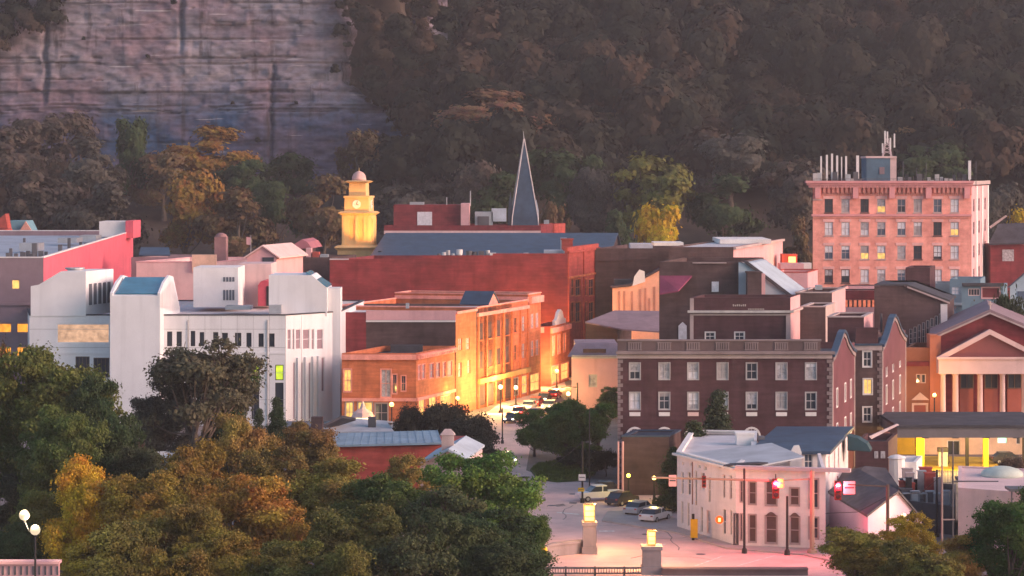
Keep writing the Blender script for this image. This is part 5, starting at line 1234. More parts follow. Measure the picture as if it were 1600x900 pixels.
m.add([tuple(v) for v in c]+[tuple(p) for p in pk],[(0,1,5,4),(1,2,5),(2,3,4,5),(3,0,4),(0,3,2,1)]); m.ext([tuple(v-Vector((0,0,.02))) for v in c],(0,0,-.3)); part(root,'roof',m,dkroof)
pts=quadplan(1396,1432,256,6); root,fs=bld('white_kiosk','small white cabin with a domed cap behind the charcoal hip roof',pts,zz(722,256),white,membr,cat='kiosk',par=.15)
m=MB(); c=(xx(1402,255.5),255.8,0); m.lathe(c,[(.8,0),(.8,zz(716,256)),(.95,zz(715,256)),(.7,zz(712,256)),(.2,zz(710,256))],12); part(root,'domed_cap',m,white)
pts=[(xx(1404,238),238),(xx(1492,233),233),(xx(1494,250),250),(xx(1418,252),252)]; root,fs=bld('plant_building','dark grey flat building carrying a pile of roof machinery',pts,zz(785,236),mat('dark_grey_render',(.09,.085,.09),var=.2,stain=.3),darkgr,par=.5)
r_=random.Random(31); zt=zz(785,236)-.5
mats=[bred,white,black,metal,darkgr,trimp]
for k in range(30):
    px=1410+r_.random()*56; Y=239+r_.random()*8; s=r_.uniform(.45,1.1); h=r_.uniform(.5,2.6); m=MB(); x=xx(px,Y); 
    m.cbox((x,Y,zt),s,s*.8,h); m.cbox((x,Y-s*.42,zt+h*.3),s*.7,.06,h*.25); m.cbox((x,Y,zt+h),s*1.15,s*.9,.1)
    part(root,'roof_unit',m,mats[k%6])
for k in range(6): m=MB(); m.path([(xx(1410+k*12,238.5),238.5,zt+1.0+.2*(k%2)),(xx(1424+k*12,238.6),238.6,zt+1.0+.2*(k%2)),(xx(1424+k*12,238.6),238.6,zt)],.09); part(root,'roof_pipe',m,metal)
pts=[(xx(1497,226),226),(xx(1625,222),222),(xx(1625,240),240),(xx(1497,243),243)]; fs=frames(pts); H=holes_of(fs[0],[(1537,808,1560,850)])
root,fs=bld('pale_flat_warehouse','pale pink flat warehouse with a black roof edge strip at the edge of the view',pts,zz(762,226),stpale,stpale,holes={0:H},par=.15)
window(root,fs[0],H[0],style(frame=trimp,pane=stpale,nv=0,nh=3,trim=.12),name='roller_door')
m=MB(); m.ext([at(1496,748,243),at(1560,757,238),at(1562,761,238),at(1497,754,243)],(0,1.5,.1)); part(root,'black_edge',m,black)
m=MB(); c=at(1566,757,236); m.lathe((c.x,c.y,zz(762,226)-.2),[(2.0,0),(1.9,.4),(1.5,.7),(.8,.9),(.2,.95)],20); part(root,'roof_dome',m,mat('pale_green_dome',(.45,.52,.46),var=.15),smooth=True)
root=thing('flat_porch','thin dark flat porch roof on two posts at the edge of the view','porch',(xx(1590,221),221,0)); m=MB(); x0,x1=xx(1573,221),xx(1630,221); m.box(x0,219.5,zz(765,221),x1,221.9,zz(761,221)); part(root,'roof_slab',m,darkgr)
for x in (x0+.2,x1-.2): m=MB(); m.tube((x,219.8,0),(x,219.8,zz(765,221)),.07); part(root,'post',m,darkgr)
# blue-roofed rows in the foreground
brm=mat('blue_grey_metal_roof',(.20,.29,.36),var=.2,scale=.4,rough=.45)
root=thing('red_walled_house','red-walled house under a blue-grey metal roof in front of the corner shop','house',(xx(620,268),268,0))
x0,x1=xx(520,272),xx(697,262); ze=zz(701,266); 
m=MB(); m.box(x0,266,0,xx(727,266),276,ze+.3); part(root,'wall',m,bred)
m=MB(); m.ext([(x0-.3,265.4,ze+.2),(xx(690,265.4),265.4,ze+.5),(xx(683,274),274,zz(675,274)),(x0-.3,274,zz(680,274))],(0,0,.2)); m.ext([(x0-.3,274,zz(680,274)-.05),(xx(683,274),274,zz(675,274)-.05),(xx(683,274),276.5,zz(686,276)),(x0-.3,276.5,zz(686,276))],(0,0,.2)); rf=part(root,'roof',m,brm)
m=MB()
for k in range(15):
    t=k/14; a=Vector((x0,265.4,ze+.42)).lerp(Vector((xx(690,265.4),265.4,ze+.72)),t); b_=Vector((x0,274,zz(680,274)+.22)).lerp(Vector((xx(683,274),274,zz(675,274)+.22)),t); m.tube(a,b_,.045,n=4)
part(rf,'standing_seam',m,brm)
for px in (584,660): m=MB(); c=at(px,696,267.5); m.cbox((c.x,c.y,c.z-.6),.6,.6,1.0); part(root,'chimney' if px<600 else 'roof_vent',m,bred if px<600 else darkgr)
m=MB(); c=at(716,690,266); m.ext([(xx(700,265.9),265.9,ze-.3),at(706,684,265.9),at(716,690,265.9),at(726,690,265.9),(xx(726.5,265.9),265.9,ze-.3)],(0,.5,0)); part(root,'gable',m,bred)
root=thing('pale_gabled_cottage','pale stone cottage with a stubby square chimney and an ice-blue roof','house',(xx(690,250),250,0))
m=MB(); xa,xb=xx(655,250),xx(727,246); m.ext([(xa,252,0),(xa,252,zz(724,252)),at(700,706,250),(xb,250,zz(718,250)),(xb,250,0)],(1.5,9,0)); part(root,'wall',m,stpale)
m=MB(); m.ext([at(652,727,251.4),at(700,705,249.6),at(700,705,249.6)+Vector((1.6,9,.4)),at(652,727,251.4)+Vector((1.6,9,.4))],(0,0,.2)); m.ext([at(730,720,249.4),at(700,705,249.6),at(700,705,249.6)+Vector((1.6,9,.4)),at(730,720,249.4)+Vector((1.6,9,.4))],(0,0,.2)); part(root,'roof',m,mat('ice_blue_roof',(.38,.46,.52),var=.12))
m=MB(); x0,x1=xx(690,252),xx(709,252); m.box(x0,252,4,x1,253.2,zz(680,252)); m.add([(x0-.15,251.9,zz(680,252)),(x1+.15,251.9,zz(680,252)),(x1+.15,253.3,zz(680,252)),(x0-.15,253.3,zz(680,252)),((x0+x1)/2-.3,252.6,zz(671,252)),((x0+x1)/2+.3,252.6,zz(671,252))],[(0,1,5,4),(1,2,5),(2,3,4,5),(3,0,4),(3,2,1,0)]); part(root,'chimney',m,trimp)
root=thing('grey_roofed_cottage','cottage with a pale grey roof and square dark chimney before the orange corner shop','house',(xx(560,298),298,0))
x0,x1=xx(500,298),xx(612,298); ze=zz(675,298); m=MB(); m.box(x0,298,0,x1,308,ze); part(root,'wall',m,conc)
m=MB(); m.ext([(x0-.3,297.6,ze-.1),(x1+.3,297.6,ze-.1),(xx(604,304),304,zz(660,304)),(xx(540,304),304,zz(655,304))],(0,0,.2)); m.ext([(x0-.3,309,ze-.1),(x1+.3,309,ze-.1),(xx(604,304),304,zz(660,304)),(xx(540,304),304,zz(655,304))],(0,0,.2)); part(root,'roof',m,mat('pale_grey_roof',(.42,.44,.46)))
m=MB(); m.box(xx(486,296),296,0,xx(504,296),297.2,zz(652,296)); part(root,'chimney',m,bdark); m=MB(); m.ext([at(504,668,297.3),at(535,653,299),at(556,657,302),at(520,668,300)],(0,0,.3)); part(root,'roof_ridge',m,tar)
m=MB(); m.box(xx(575,300),300,ze,xx(587,300),301,zz(652,300)); part(root,'roof_vent',m,darkgr)
root=thing('ice_blue_awning','low building with a pale ice-blue angular roof among the trees','building',(xx(290,262),262,0))
m=MB(); m.box(xx(250,263),263,0,xx(334,263),270,zz(712,263)); part(root,'wall',m,conc)
m=MB(); m.ext([at(240,710,260),at(262,724,257),at(310,716,257),at(336,706,262),at(332,695,272),at(272,698,272),at(286,706,266)],(0,0,.25)); part(root,'roof',m,mat('ice_blue_roof',(.38,.46,.52)))
root=thing('flat_annex_roof','small dark flat roof tucked under the civic building columns','building',(xx(440,300),300,0)); m=MB(); m.box(xx(423,300),300,0,xx(486,300),306,zz(668,300)); part(root,'wall',m,bdark); m=MB(); m.box(xx(421,299.8),299.7,zz(668,300),xx(487,299.8),306.2,zz(666,300)); part(root,'roof',m,slate)

# ------------------------------------------------------------------ bridge, walls and pillars in front
stone=mat('bridge_stone',(.27,.245,.25),var=.14,stain=.25,bump=.2)
def pillar(label,px,pb,ptop,w,Y):
    root=thing('bridge_pillar',label,'pillar',(xx(px,Y),Y,0),'lantern pillars of the bridge')
    x=xx(px,Y); z=zz(ptop,Y); m=MB(); m.cbox((x,Y,0),w,w,z-.3); m.cbox((x,Y,z-.3),w*1.14,w*1.14,.3); m.cbox((x,Y,0),w*1.15,w*1.15,.6); part(root,'shaft',m,stone)
    m=MB(); m.cbox((x+w/2+.02,Y,.9),.05,w*.3,z-1.7); part(root,'side_panel',m,darkgr)
    return root,x,z
lg=emit('lantern_glow',(1.0,.50,.11),.75,(.9,.7,.4))
for lb,px,ptop,w,Y,lw,lh in (('stone pillar with a wide blurred glowing lantern beside the street',921,815,1.15,222,1.0,1.45),('shorter stone pillar with a slim glowing lantern at the bridge railing',1018,852,1.5,211,.72,1.15)):
    root,x,z=pillar(lb,px,0,ptop,w,Y); 
    lt=thing('pillar_lantern','square glowing lantern on top of the '+('street-side' if px<1000 else 'railing-side')+' stone pillar','lantern',(x,Y,z),'lanterns on bridge pillars')
    m=MB(); m.cbox((x,Y,z),lw*.9,lw*.9,.12); m.cbox((x,Y,z+lh),lw*1.05,lw*1.05,.08)
    for a in (-1,1):
        for b_ in (-1,1): m.cbox((x+a*lw*.44,Y+b_*lw*.44,z+.12),.06,.06,lh-.12)
    for k in (1,2): m.cbox((x,Y,z+lh*k/3),lw*.93,lw*.93,.035)
    part(lt,'frame',m,mat('brass_frame',(.45,.3,.1),rough=.4)); m=MB(); m.cbox((x,Y,z+.13),lw*.84,lw*.84,lh-.15); part(lt,'lamp_glass',m,lg)
    lamp('lantern_lamp',(x+.9,Y+1.1,z+1.6),(1.0,.46,.16),900,.5,lt); lamp('lantern_lamp',(x-1.0,Y-.6,z+1.2),(1.0,.46,.16),260,.5,lt)
m=MB(); Y=221; m.ext([(xx(838,219),219,0),(xx(838,219),219,zz(862,219)),(xx(862,220),220,zz(853,220)),(xx(913,222),222,zz(848,222)),(xx(913,222),222,0)],(.1,.7,0)); m.ext([(xx(838,218.8),218.8,zz(862,219)),(xx(862,219.8),219.8,zz(853,220)),(xx(913,221.8),221.8,zz(848,222))][::1]+[(xx(913,221.8),221.8,zz(848,222)+.2),(xx(862,219.8),219.8,zz(853,220)+.2),(xx(838,218.8),218.8,zz(862,219)+.2)],(.1,1.1,0))
solo('parapet_wall','sloping stone parapet wall running up to the street-side lantern pillar','wall',m,stone,(xx(875,221),221,0))
def railing(label,x0,x1,Y,h,solid=False):
    root=thing('bridge_railing',label,'railing',((x0+x1)/2,Y,0),'railings along the bridge'); m=MB(); m.box(x0,Y-.12,h-.14,x1,Y+.12,h); m.box(x0,Y-.08,.15,x1,Y+.08,.27); part(root,'rail',m,darkgr)
    m=MB(); n=int((x1-x0)/.22)
    for k in range(n): m.box(x0+.22*k,Y-.025,.27,x0+.22*k+.05,Y+.025,h-.14)
    part(root,'baluster_row',m,darkgr)
    for k in range(int((x1-x0)/2.4)+1): m=MB(); m.cbox((x0+k*2.4,Y,0),.16,.16,h+.05); part(root,'post',m,darkgr)
railing('dark iron railing of thin balusters beside the railing-side pillar',xx(838,209.6),xx(1002,209.6),209.6,zz(886,209.6))
m=MB(); x0,x1=xx(1034,210),xx(1262,210); m.box(x0,209.8,0,x1,210.3,zz(887,210)-.12); m.box(x0,209.6,zz(887,210)-.12,x1,210.5,zz(887,210)); solo('bridge_parapet','solid dark bridge parapet with a flat stone top','wall',m,mat('dark_stone',(.16,.12,.12),var=.2),((x0+x1)/2,210,0))
m=MB(); x0,x1=xx(-40,178),xx(92,178); z=zz(876,178); m.box(x0,177.8,0,x1,178.4,z-.2); m.box(x0-.1,177.6,z-.2,x1+.1,178.6,z); w_=thing('pink_bridge_wall','pink-lit bridge wall with slots at the foot of the twin lamps','wall',((x0+x1)/2,178,0)); part(w_,'wall',m,stpink)
m=MB()
for k in range(14): m.box(x0+.3+k*.42,177.72,z-.95,x0+.42+k*.42,177.8,z-.35)
part(w_,'slot_row',m,darkgr)
# twin globe lamp
def streetlamp(label,x,Y,h,globes,col=(1,.72,.38),watt=350,st=5,name='street_lamp',group='street lamps',r=.22,arm=.5):
    root=thing(name,label,'street lamp',(x,Y,0),group); m=MB(); m.lathe((x,Y,0),[(.24,0),(.24,.25),(.14,.4),(.09,1.1),(.07,h-.4),(.1,h-.35),(.05,h-.2)],12); part(root,'pole',m,black)
    for k,(dx,dz) in enumerate(globes):
        m=MB(); m.path([(x,Y,h-.5),(x+dx*.6,Y,h-.35+dz*.3),(x+dx,Y,h+dz-r)],.04); m.lathe((x+dx,Y,h+dz-r-.12),[(.09,0),(.15,.12),(.1,.16)],10); part(root,'arm',m,black)
        m=MB(); m.ball((x+dx,Y,h+dz),r,14,10); part(root,'lamp_globe',m,emit('globe_glow_%d'%int(col[1]*100),col,st,(.06,.05,.04)),smooth=True)
        lamp('globe_lamp',(x+dx,Y-.25,h+dz+r+.25),col,watt*2.2,.25,root)
    return root
Y=176; h=zz(828,Y); streetlamp('black twin-globe lamp glowing over the pink bridge wall',xx(55,Y),Y,h,[(0,0),(xx(38,Y)-xx(55,Y),zz(805,Y)-h)],(1,.78,.5),300,.42,r=.36)
for lb,px,py,Y,w,col in [('lamp glowing yellow at the corner of the brick annex',982,755,257,60,(1,.66,.08)),('small yellow lamp between the cedar and the brick annex',1022,768,255,90,(1,.72,.15)),
        ('lamp flaring orange before the gold arcade of the orange row',715,626,345,170,(1,.55,.12)),('tall pale lamp over the street corner by the gold arcade',782,605,352,1700,(1,.60,.2)),('pale greenish lamp beside the tall one',806,606,362,1800,(1,.58,.2)),
        ('lamp glowing under the red shop',870,612,392,1500,(1,.5,.12)),('distant lamp at the top of the street',838,600,408,2600,(1,.50,.1)),('lamp at the foot of the pink house',888,622,352,250,(1,.6,.2)),('lamp against the orange front past the red shop',884,588,418,1700,(1,.42,.08)),('lamp before the lit windows of the corner shop',612,632,325,220,(1,.5,.12))]:
    streetlamp(lb,xx(px,Y),Y,max(zz(py,Y),2.6),[(0,0)],col,w,3 if py>620 else 2.5,r=.2 if py>700 else .3)
streetlamp('lamp lighting the orange door by the church',xx(1460,320),320,5.2,[(0,0)],(1,.5,.15),420,4,r=.25)
streetlamp('lamp on the plain lilac gable front',xx(1412,221),221,3.4,[(0,0)],(1,.62,.3),60,3,r=.2)
# traffic signals, poles, wires
def pole(label,px,pb,pt,Y,r=.09,m_=black,name='utility_pole',arm=None,group='poles along the streets'):
    root=thing(name,label,'pole',(xx(px,Y),Y,0),group); m=MB(); m.tube((xx(px,Y),Y,0),at(px,pt,Y),r*1.15,r,10); m.lathe((xx(px,Y),Y,0),[(r*2.4,0),(r*2.2,.35),(r*1.3,.5)],10); part(root,'shaft',m,m_)
    if arm: m=MB(); m.tube(at(px,arm[1],Y),at(arm[0],arm[2],Y),.07,.05); part(root,'arm',m,m_)
    return root
tanm=mat('tan_pole',(.34,.24,.18),var=.15)
pole('slim black pole standing before the white corner building windows',1163,0,732,222,.10)
pole('short dark pole before the arched shutters',1230,0,775,221,.11)
p1=pole('stout tan signal pole at the end of the white building',1269,0,735,221.5,.19,tanm,arm=(1216,748,751))
pole('dark pole in front of the lilac gable',1387,0,757,218,.14,mat('brown_pole',(.10,.07,.06)),arm=(1325,760,757))
pole('thin pale pole with a crossbar by the dark plant building',1489,0,690,223,.06,darkgr,arm=(1560,752,752))
pole('light pole with a crossbar rising before the plant building',1472,0,700,216,.08,mat('pinkish_pole',(.26,.20,.18)),arm=(1492,812,812))
pole('black sign pole standing in the middle of the street junction',910,0,690,256,.09)
pole('dark traffic pole with an arm before the pink house',902,0,598,352,.12,arm=(876,605,605))
pole('slim dark pole in the far roadway',785,0,637,312,.08)
pole('thin dark pole by the island trees',921,0,640,264,.06)
pole('short black fence post between the plant building and the pale warehouse',1464,0,734,232,.10)
root=thing('span_arm','long pale signal arm stretched across the white building front','signal arm',(xx(1120,222),222,zz(748,222))); m=MB(); m.tube(at(1018,746,222),at(1216,751,222),.08,.11); part(root,'arm',m,tanm)
redl=emit('red_signal',(1,.012,.01),2.2); offl=mat('dark_lens',(.05,.03,.02),rough=.3); orl=emit('amber_signal',(1,.22,.01),2.2)
def signal(label,px,py,Y,col,watt,lens,sz=1.0,face='signal'):
    root=thing('traffic_signal',label,'traffic signal',(xx(px,Y),Y,zz(py,Y)),'traffic signals'); c=at(px,py,Y); m=MB(); m.cbox((c.x,c.y,c.z-.8*sz),.42*sz,.3*sz,1.25*sz); part(root,'housing',m,mat('signal_red_housing',(.30,.03,.03)))
    for k in range(3):
        m=MB(); z=c.z+.22*sz-.4*sz*k; m.tube((c.x,c.y-.15*sz,z),(c.x,c.y-.17*sz,z),.15*sz,.15*sz,14); part(root,'lens',m,lens if k==0 else offl)
        m=MB(); m.ext([(c.x+.17*sz*math.cos(t),c.y-.15*sz,z+.17*sz*math.sin(t)) for t in [math.pi*i/8 for i in range(9)]],(0,-.2*sz,0)); part(root,'visor',m,black)
    lamp('signal_lamp',(c.x,c.y-.6,c.z+.25),col,watt,.15,root)
    m=MB(); m.tube((c.x,c.y,c.z+.4*sz),(c.x,c.y,c.z+.75*sz),.05); part(root,'bracket',m,black)
signal('red traffic signal glowing before the shuttered windows',1212,759,221.6,(1,.03,.07),720,redl,1.35)
signal('red traffic signal with an amber disc by the lilac shed',1309,762,219,(1,.05,.09),650,orl,1.3)
signal('small dark signal hanging over the narrow windows',1100,750,221.8,(1,.2,.05),3,offl,.8)
for lb,px0,py0,px1,py1,Y,mm in [('yellow-green sign plate beside the glowing red signal',1215,748,1224,762,221.2,mat('sign_green',(.45,.5,.08))),('pink warning board beside the amber signal',1318,752,1336,772,218.8,stpale),('pale hanging sign over the cedar',1045,742,1057,760,222,stpink),('white plate sign on the junction pole',904,741,915,751,255.8,trimw),('yellow flashing plate on the junction pole',903,762,913,768,255.8,mat('yellow_paint',(.65,.42,.03)))]:
    root=thing('sign_plate',lb,'sign',(xx((px0+px1)/2,Y),Y,zz(py1,Y)),'signs by the junction'); m=MB(); m.box(xx(px0,Y),Y-.05,zz(py1,Y),xx(px1,Y),Y,zz(py0,Y)); part(root,'plate',m,mm)
    m=MB(); m.box(xx(px0,Y)+.08,Y-.07,zz(py1,Y)+(zz(py0,Y)-zz(py1,Y))*.45,xx(px1,Y)-.08,Y-.05,zz(py1,Y)+(zz(py0,Y)-zz(py1,Y))*.58); part(root,'mark',m,darkgr)
root=thing('walk_sign','round orange glowing disc on the white building front','sign',(xx(1124,226),226,zz(812,226))); c=at(1124,812,226.6); m=MB(); m.tube((c.x,c.y,c.z),(c.x,c.y-.12,c.z),.36,.36,20); part(root,'disc',m,emit('orange_disc',(1,.13,.005),.5,(.4,.06,.01))); m=MB(); m.box(c.x-.1,c.y-.14,c.z-.16,c.x+.1,c.y-.12,c.z+.16); part(root,'mark',m,emit('amber_mark',(1,.6,.15),1.2))
root=thing('yellow_post_sign','tall yellow post sign on a black foot by the white building','sign',(xx(1084,230),230,0)); m=MB(); m.box(xx(1079,230),229.8,zz(840,230),xx(1090,230),230.1,zz(811,230)); part(root,'board',m,mat('yellow_paint',(.65,.42,.03))); m=MB(); m.tube((xx(1083,230),230,0),at(1083,803,230),.13); part(root,'post',m,black)
for lb,pts_ in [('thin dark wire sweeping past the lilac gable',[at(1290,802,217),at(1340,800,218),at(1387,775,218),at(1440,770,219),at(1472,742,216)]),('thin wire drooping from the junction pole into the trees',[at(910,690,256),at(890,708,262),at(862,728,268)])]:
    m=MB(); m.path(pts_,.025,5); solo('overhead_wire',lb,'wire',m,black,tuple(pts_[0]),'overhead wires')
root=thing('hydrant_post','short yellow kerb post by the foliage','bollard',(xx(849,218),218,0)); m=MB(); m.lathe((xx(849,218),218,0),[(.34,0),(.34,.9),(.28,1.1),(.1,1.2)],12); part(root,'body',m,mat('yellow_paint',(.65,.42,.03)))
root=thing('gazebo','small glowing cream gazebo by the corner shop wall','gazebo',(xx(567,326),326,0)); x=xx(567,326); m=MB(); m.lathe((x,326,0),[(1.5,1.9),(1.2,2.5),(.4,3.0),(.1,3.9)],8); part(root,'roof',m,stpale)
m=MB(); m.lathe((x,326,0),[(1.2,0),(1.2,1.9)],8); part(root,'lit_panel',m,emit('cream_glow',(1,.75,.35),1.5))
# fence by the plant building
root=thing('mesh_fence','tall wire mesh fence across the yard below the canopy','fence',(xx(1530,268),268,0)); m=MB(); x0,x1=xx(1420,262),xx(1590,262)
for k in range(40): m.tube((x0+(x1-x0)*k/39,262,0),(x0+(x1-x0)*k/39,262,2.6),.02,n=4)
for z in (.2,1.3,2.5): m.tube((x0,262,z),(x1,262,z),.03,n=4)
part(root,'mesh',m,darkgr)
for k in range(6): m=MB(); m.tube((x0+(x1-x0)*k/5,262.1,0),(x0+(x1-x0)*k/5,262.1,2.9),.05); part(root,'post',m,darkgr)
m=MB(); P=[gd(1330,760),gd(1640,760),gd(1640,735),gd(1330,735)]; m.quad(*[(*p,.006) for p in P]); struct('yard',m,mat('grey_yard',(.20,.19,.19),var=.2))

# ------------------------------------------------------------------ vehicles
def car(label,px,py,col,rz,kind='car',group='cars on the streets',lights=False):
    x,Y=gd(px,py); root=thing('parked_car' if kind=='car' else 'pickup_truck',label,'car' if kind=='car' else 'pickup',(x,Y,0),group)
    L=4.5 if kind=='car' else 5.4; w=1.78; body=[(-L/2,.35),(-L/2,.8),(-L/2+.15,.95),(L/2-1.25,1.0),(L/2-.15,.82),(L/2,.6),(L/2,.35)]
    if kind!='car': body=[(-L/2,.45),(-L/2,1.1),(-.2,1.12),(L/2-1.5,1.12),(L/2-.1,1.0),(L/2,.75),(L/2,.45)]
    cab=[(-L/2+.35,.95),(-L/2+1.0,1.42),(.35,1.45),(1.15,.98)] if kind=='car' else [(-.7,1.1),(-.55,1.72),(.75,1.75),(1.5,1.1)]
    P=lambda prof,hw:[(a,-hw,b) for a,b in prof]
    paint=mat('car_paint_%s'%col,{'white':(.7,.68,.68),'red':(.35,.03,.03),'dark':(.05,.05,.06),'silver':(.4,.42,.45),'blue':(.08,.12,.2)}[col],rough=.25,var=.04,spec=.6)
    def pp(par,name,m,mt,loc=(0,0,0)):
        o=link(bpy.data.objects.new(name,m.mesh(name,mt))); o.parent=par; o.location=loc; return o
    m=MB(); m.ext(P(body,w/2),(0,w,0)); pp(root,'body',m,paint)
    m=MB(); m.ext(P(cab,w/2-.12),(0,w-.24,0)); cb=pp(root,'cabin',m,glass)
    m=MB(); a,b=cab[1],cab[2]; m.box(a[0]-.05,-w/2+.1,a[1]-.02,b[0]+.05,w/2-.1,b[1]+.05); m.box(-.12,-w/2+.09,.98,.0,w/2-.09,b[1]); pp(cb,'roof',m,paint)
    for sx in (-L/2+.85,L/2-.9):
        for sy in (-1,1):
            m=MB(); m.tube((0,-.1,0),(0,.1,0),.33,.33,16); wh=pp(root,'wheel',m,black,(sx,sy*(w/2-.06),.33)); m=MB(); m.tube((0,sy*.1,0),(0,sy*.12,0),.2,.2,12); pp(wh,'rim',m,metal)
    for sy in (-1,1):
        m=MB(); m.cbox((L/2-.02,sy*.62,.62),.08,.35,.16); pp(root,'headlight',m,emit('headlight_glow',(1,.85,.6),4) if lights else trimw)
        m=MB(); m.cbox((-L/2-.01,sy*.68,.72),.05,.25,.16); pp(root,'tail_light',m,emit('tail_light_glow',(1,.03,.02),5) if lights else bred)
    root.rotation_euler=(0,0,rz); root.scale=(.88,.88,.88); return root
car('white pickup truck waiting beside the junction pole',937,782,'white',R(200),'pickup',lights=False)
car('silver car parked at the kerb under the yellow lamp',1000,803,'silver',R(58)); car('white car parked nearest the cedar trees',1024,814,'white',R(60)); car('dark car half hidden behind the brick corner',972,788,'dark',R(55)); car('dark car behind the white pickup truck',952,772,'dark',R(10))
car('white car coming down past the shrub bank',792,724,'white',R(-80),lights=True); car('red car glowing under the station canopy',1588,741,'red',R(10),lights=True); car('dark car parked beyond the red one at the pumps',1575,724,'dark',R(5))
for i,(px,py,c,lb) in enumerate([(812,650,'red','red-lit car in the far roadway, nearest the orange row'),(826,641,'white','pale car second in the queue up the street'),(838,634,'red','red car third in the queue up the street'),(850,628,'dark','dark car near the head of the queue up the street'),(836,652,'silver','silver car at the foot of the far queue'),(858,640,'white','white car beside the street trees at the far queue'),(866,622,'red','red car farthest up the street'),(800,660,'dark','dark car stopped by the shrubs in the far roadway')]):
    car(lb,px,py,c,R(78+180*(i%2)),lights=True)

# ------------------------------------------------------------------ trees and shrubs of the foreground
FG=[ # kind var px ytop w Y colour label tall
 ('near',0,75,548,215,240,(.072,.078,.02),'big green tree in front of the white civic building, lit olive on top'),
 ('near',1,150,590,130,236,DGREEN,'dark green tree half behind the big green one'),
 ('near',2,-10,575,150,238,GREEN,'green tree cut by the edge of the view beneath the orange bays'),
 ('airy',0,305,532,230,262,(.06,.055,.035),'grey-green open-branched tree before the civic building windows'),
 ('near',3,262,590,120,266,(.045,.045,.035),'dense dim tree beneath the bare branches'),
 ('near',0,365,560,110,270,DGREEN,'dark tree covering the lit green doorways'),
 ('cedar',0,432,622,44,290,DGREEN,'small pointed evergreen at the civic building corner'),
 ('cedar',1,405,640,40,288,(.04,.05,.025),'smaller grey evergreen next to the pointed one'),
 ('near',2,125,722,165,200,(.30,.17,.02),'golden autumn tree behind the twin-globe lamp'),
 ('near',1,235,742,170,196,(.15,.09,.022),'amber-brown autumn tree beside the golden one'),
 ('near',3,60,770,120,204,OLIVE,'olive tree behind the glowing globes'),
 ('near',0,370,650,130,232,(.17,.10,.035),'pinkish-brown tree below the ice-blue roof'),
 ('near',1,475,664,120,235,(.12,.075,.03),'brown-green tree before the grey-roofed cottage'),
 ('near',2,300,695,150,216,(.13,.08,.02),'orange-brown bushy tree below the grey-green open tree'),
 ('near',3,400,750,190,192,(.21,.095,.025),'rust-orange tree in the middle of the thicket'),
 ('near',0,520,722,170,212,(.14,.105,.026),'olive autumn tree in front of the red-walled house'),
 ('near',1,640,712,90,226,(.14,.10,.03),'yellow-olive tree covering part of the red wall'),
 ('near',2,620,748,180,200,GREEN,'wide green tree below the red-walled house'),
 ('near',3,765,712,180,206,(.08,.12,.025),'tall fresh green tree at the edge of the street'),
 ('airy',1,690,760,150,196,(.05,.06,.025),'dark tree with white gaps of light through it'),
 ('near',1,560,790,170,188,(.075,.07,.022),'dim olive tree low in the thicket'),
 ('near',2,200,815,190,184,(.075,.065,.02),'shadowy olive tree over the pink bridge wall'),
 ('near',3,345,835,170,182,(.12,.085,.02),'low yellow-brown tree at the bottom of the thicket'),
 ('near',0,470,850,170,180,(.08,.075,.02),'low olive tree at the bottom of the thicket'),
 ('near',1,760,800,180,190,DGREEN,'deep green tree at the foot of the fresh green one'),
 ('airy',2,640,835,170,180,(.045,.05,.022),'dark low tree in the bottom shadow'),
 ('near',3,130,850,120,186,(.13,.09,.02),'small golden-brown tree beside the pink bridge wall'),
 ('near',1,20,745,100,225,(.03,.035,.02),'dark tree at the far edge of the thicket'),
 ('near',0,1335,828,170,196,(.13,.10,.025),'olive-yellow tree before the white building end'),
 ('near',1,1418,805,95,205,(.22,.14,.02),'yellow tree below the lilac gable'),
 ('near',2,1425,850,170,188,(.10,.085,.022),'dim olive tree low beside the yellow one'),
 ('near',3,1500,838,120,194,(.19,.10,.03),'orange-tinted loose tree before the pale warehouse'),
 ('near',0,1575,785,160,192,(.045,.075,.018),'deep green tree covering the corner of the pale warehouse'),
 ('near',1,1640,760,110,200,(.05,.075,.02),'green tree cut by the edge beside the warehouse'),
 ('cedar',2,1425,800,30,208,DGREEN,'little dark evergreen peeping over the yellow tree'),
 ('near',2,880,628,110,290,(.06,.09,.02),'leafy green tree on the street island'),
 ('near',3,835,642,70,298,(.06,.09,.022),'smaller green tree at the tip of the street island'),
 ('near',0,935,632,80,296,(.06,.09,.02),'green tree between the island and the hotel corner'),
 ('near',1,955,605,40,345,(.08,.10,.03),'slim green tree at the foot of the pink house'),
 ('cedar',0,1122,612,75,262,(.035,.045,.025),'tall dark cedar before the hotel windows'),
 ('cedar',1,1085,660,90,256,(.035,.045,.022),'broad dark cedar behind the white corner building'),
 ('cedar',2,1052,700,60,250,(.035,.05,.02),'dark cedar hanging over the parked cars'),
 ('near',3,835,563,44,400,(.30,.20,.03),'small yellow street tree glowing beneath the lamps'),
]
for i,(k,v,px,yt,w,Y,c,lb) in enumerate(FG): tree('cedar_tree' if k=='cedar' else 'broadleaf_tree',lb,k,v,px,yt,w,Y,tuple(q*1.65 for q in c),group='trees in the town')
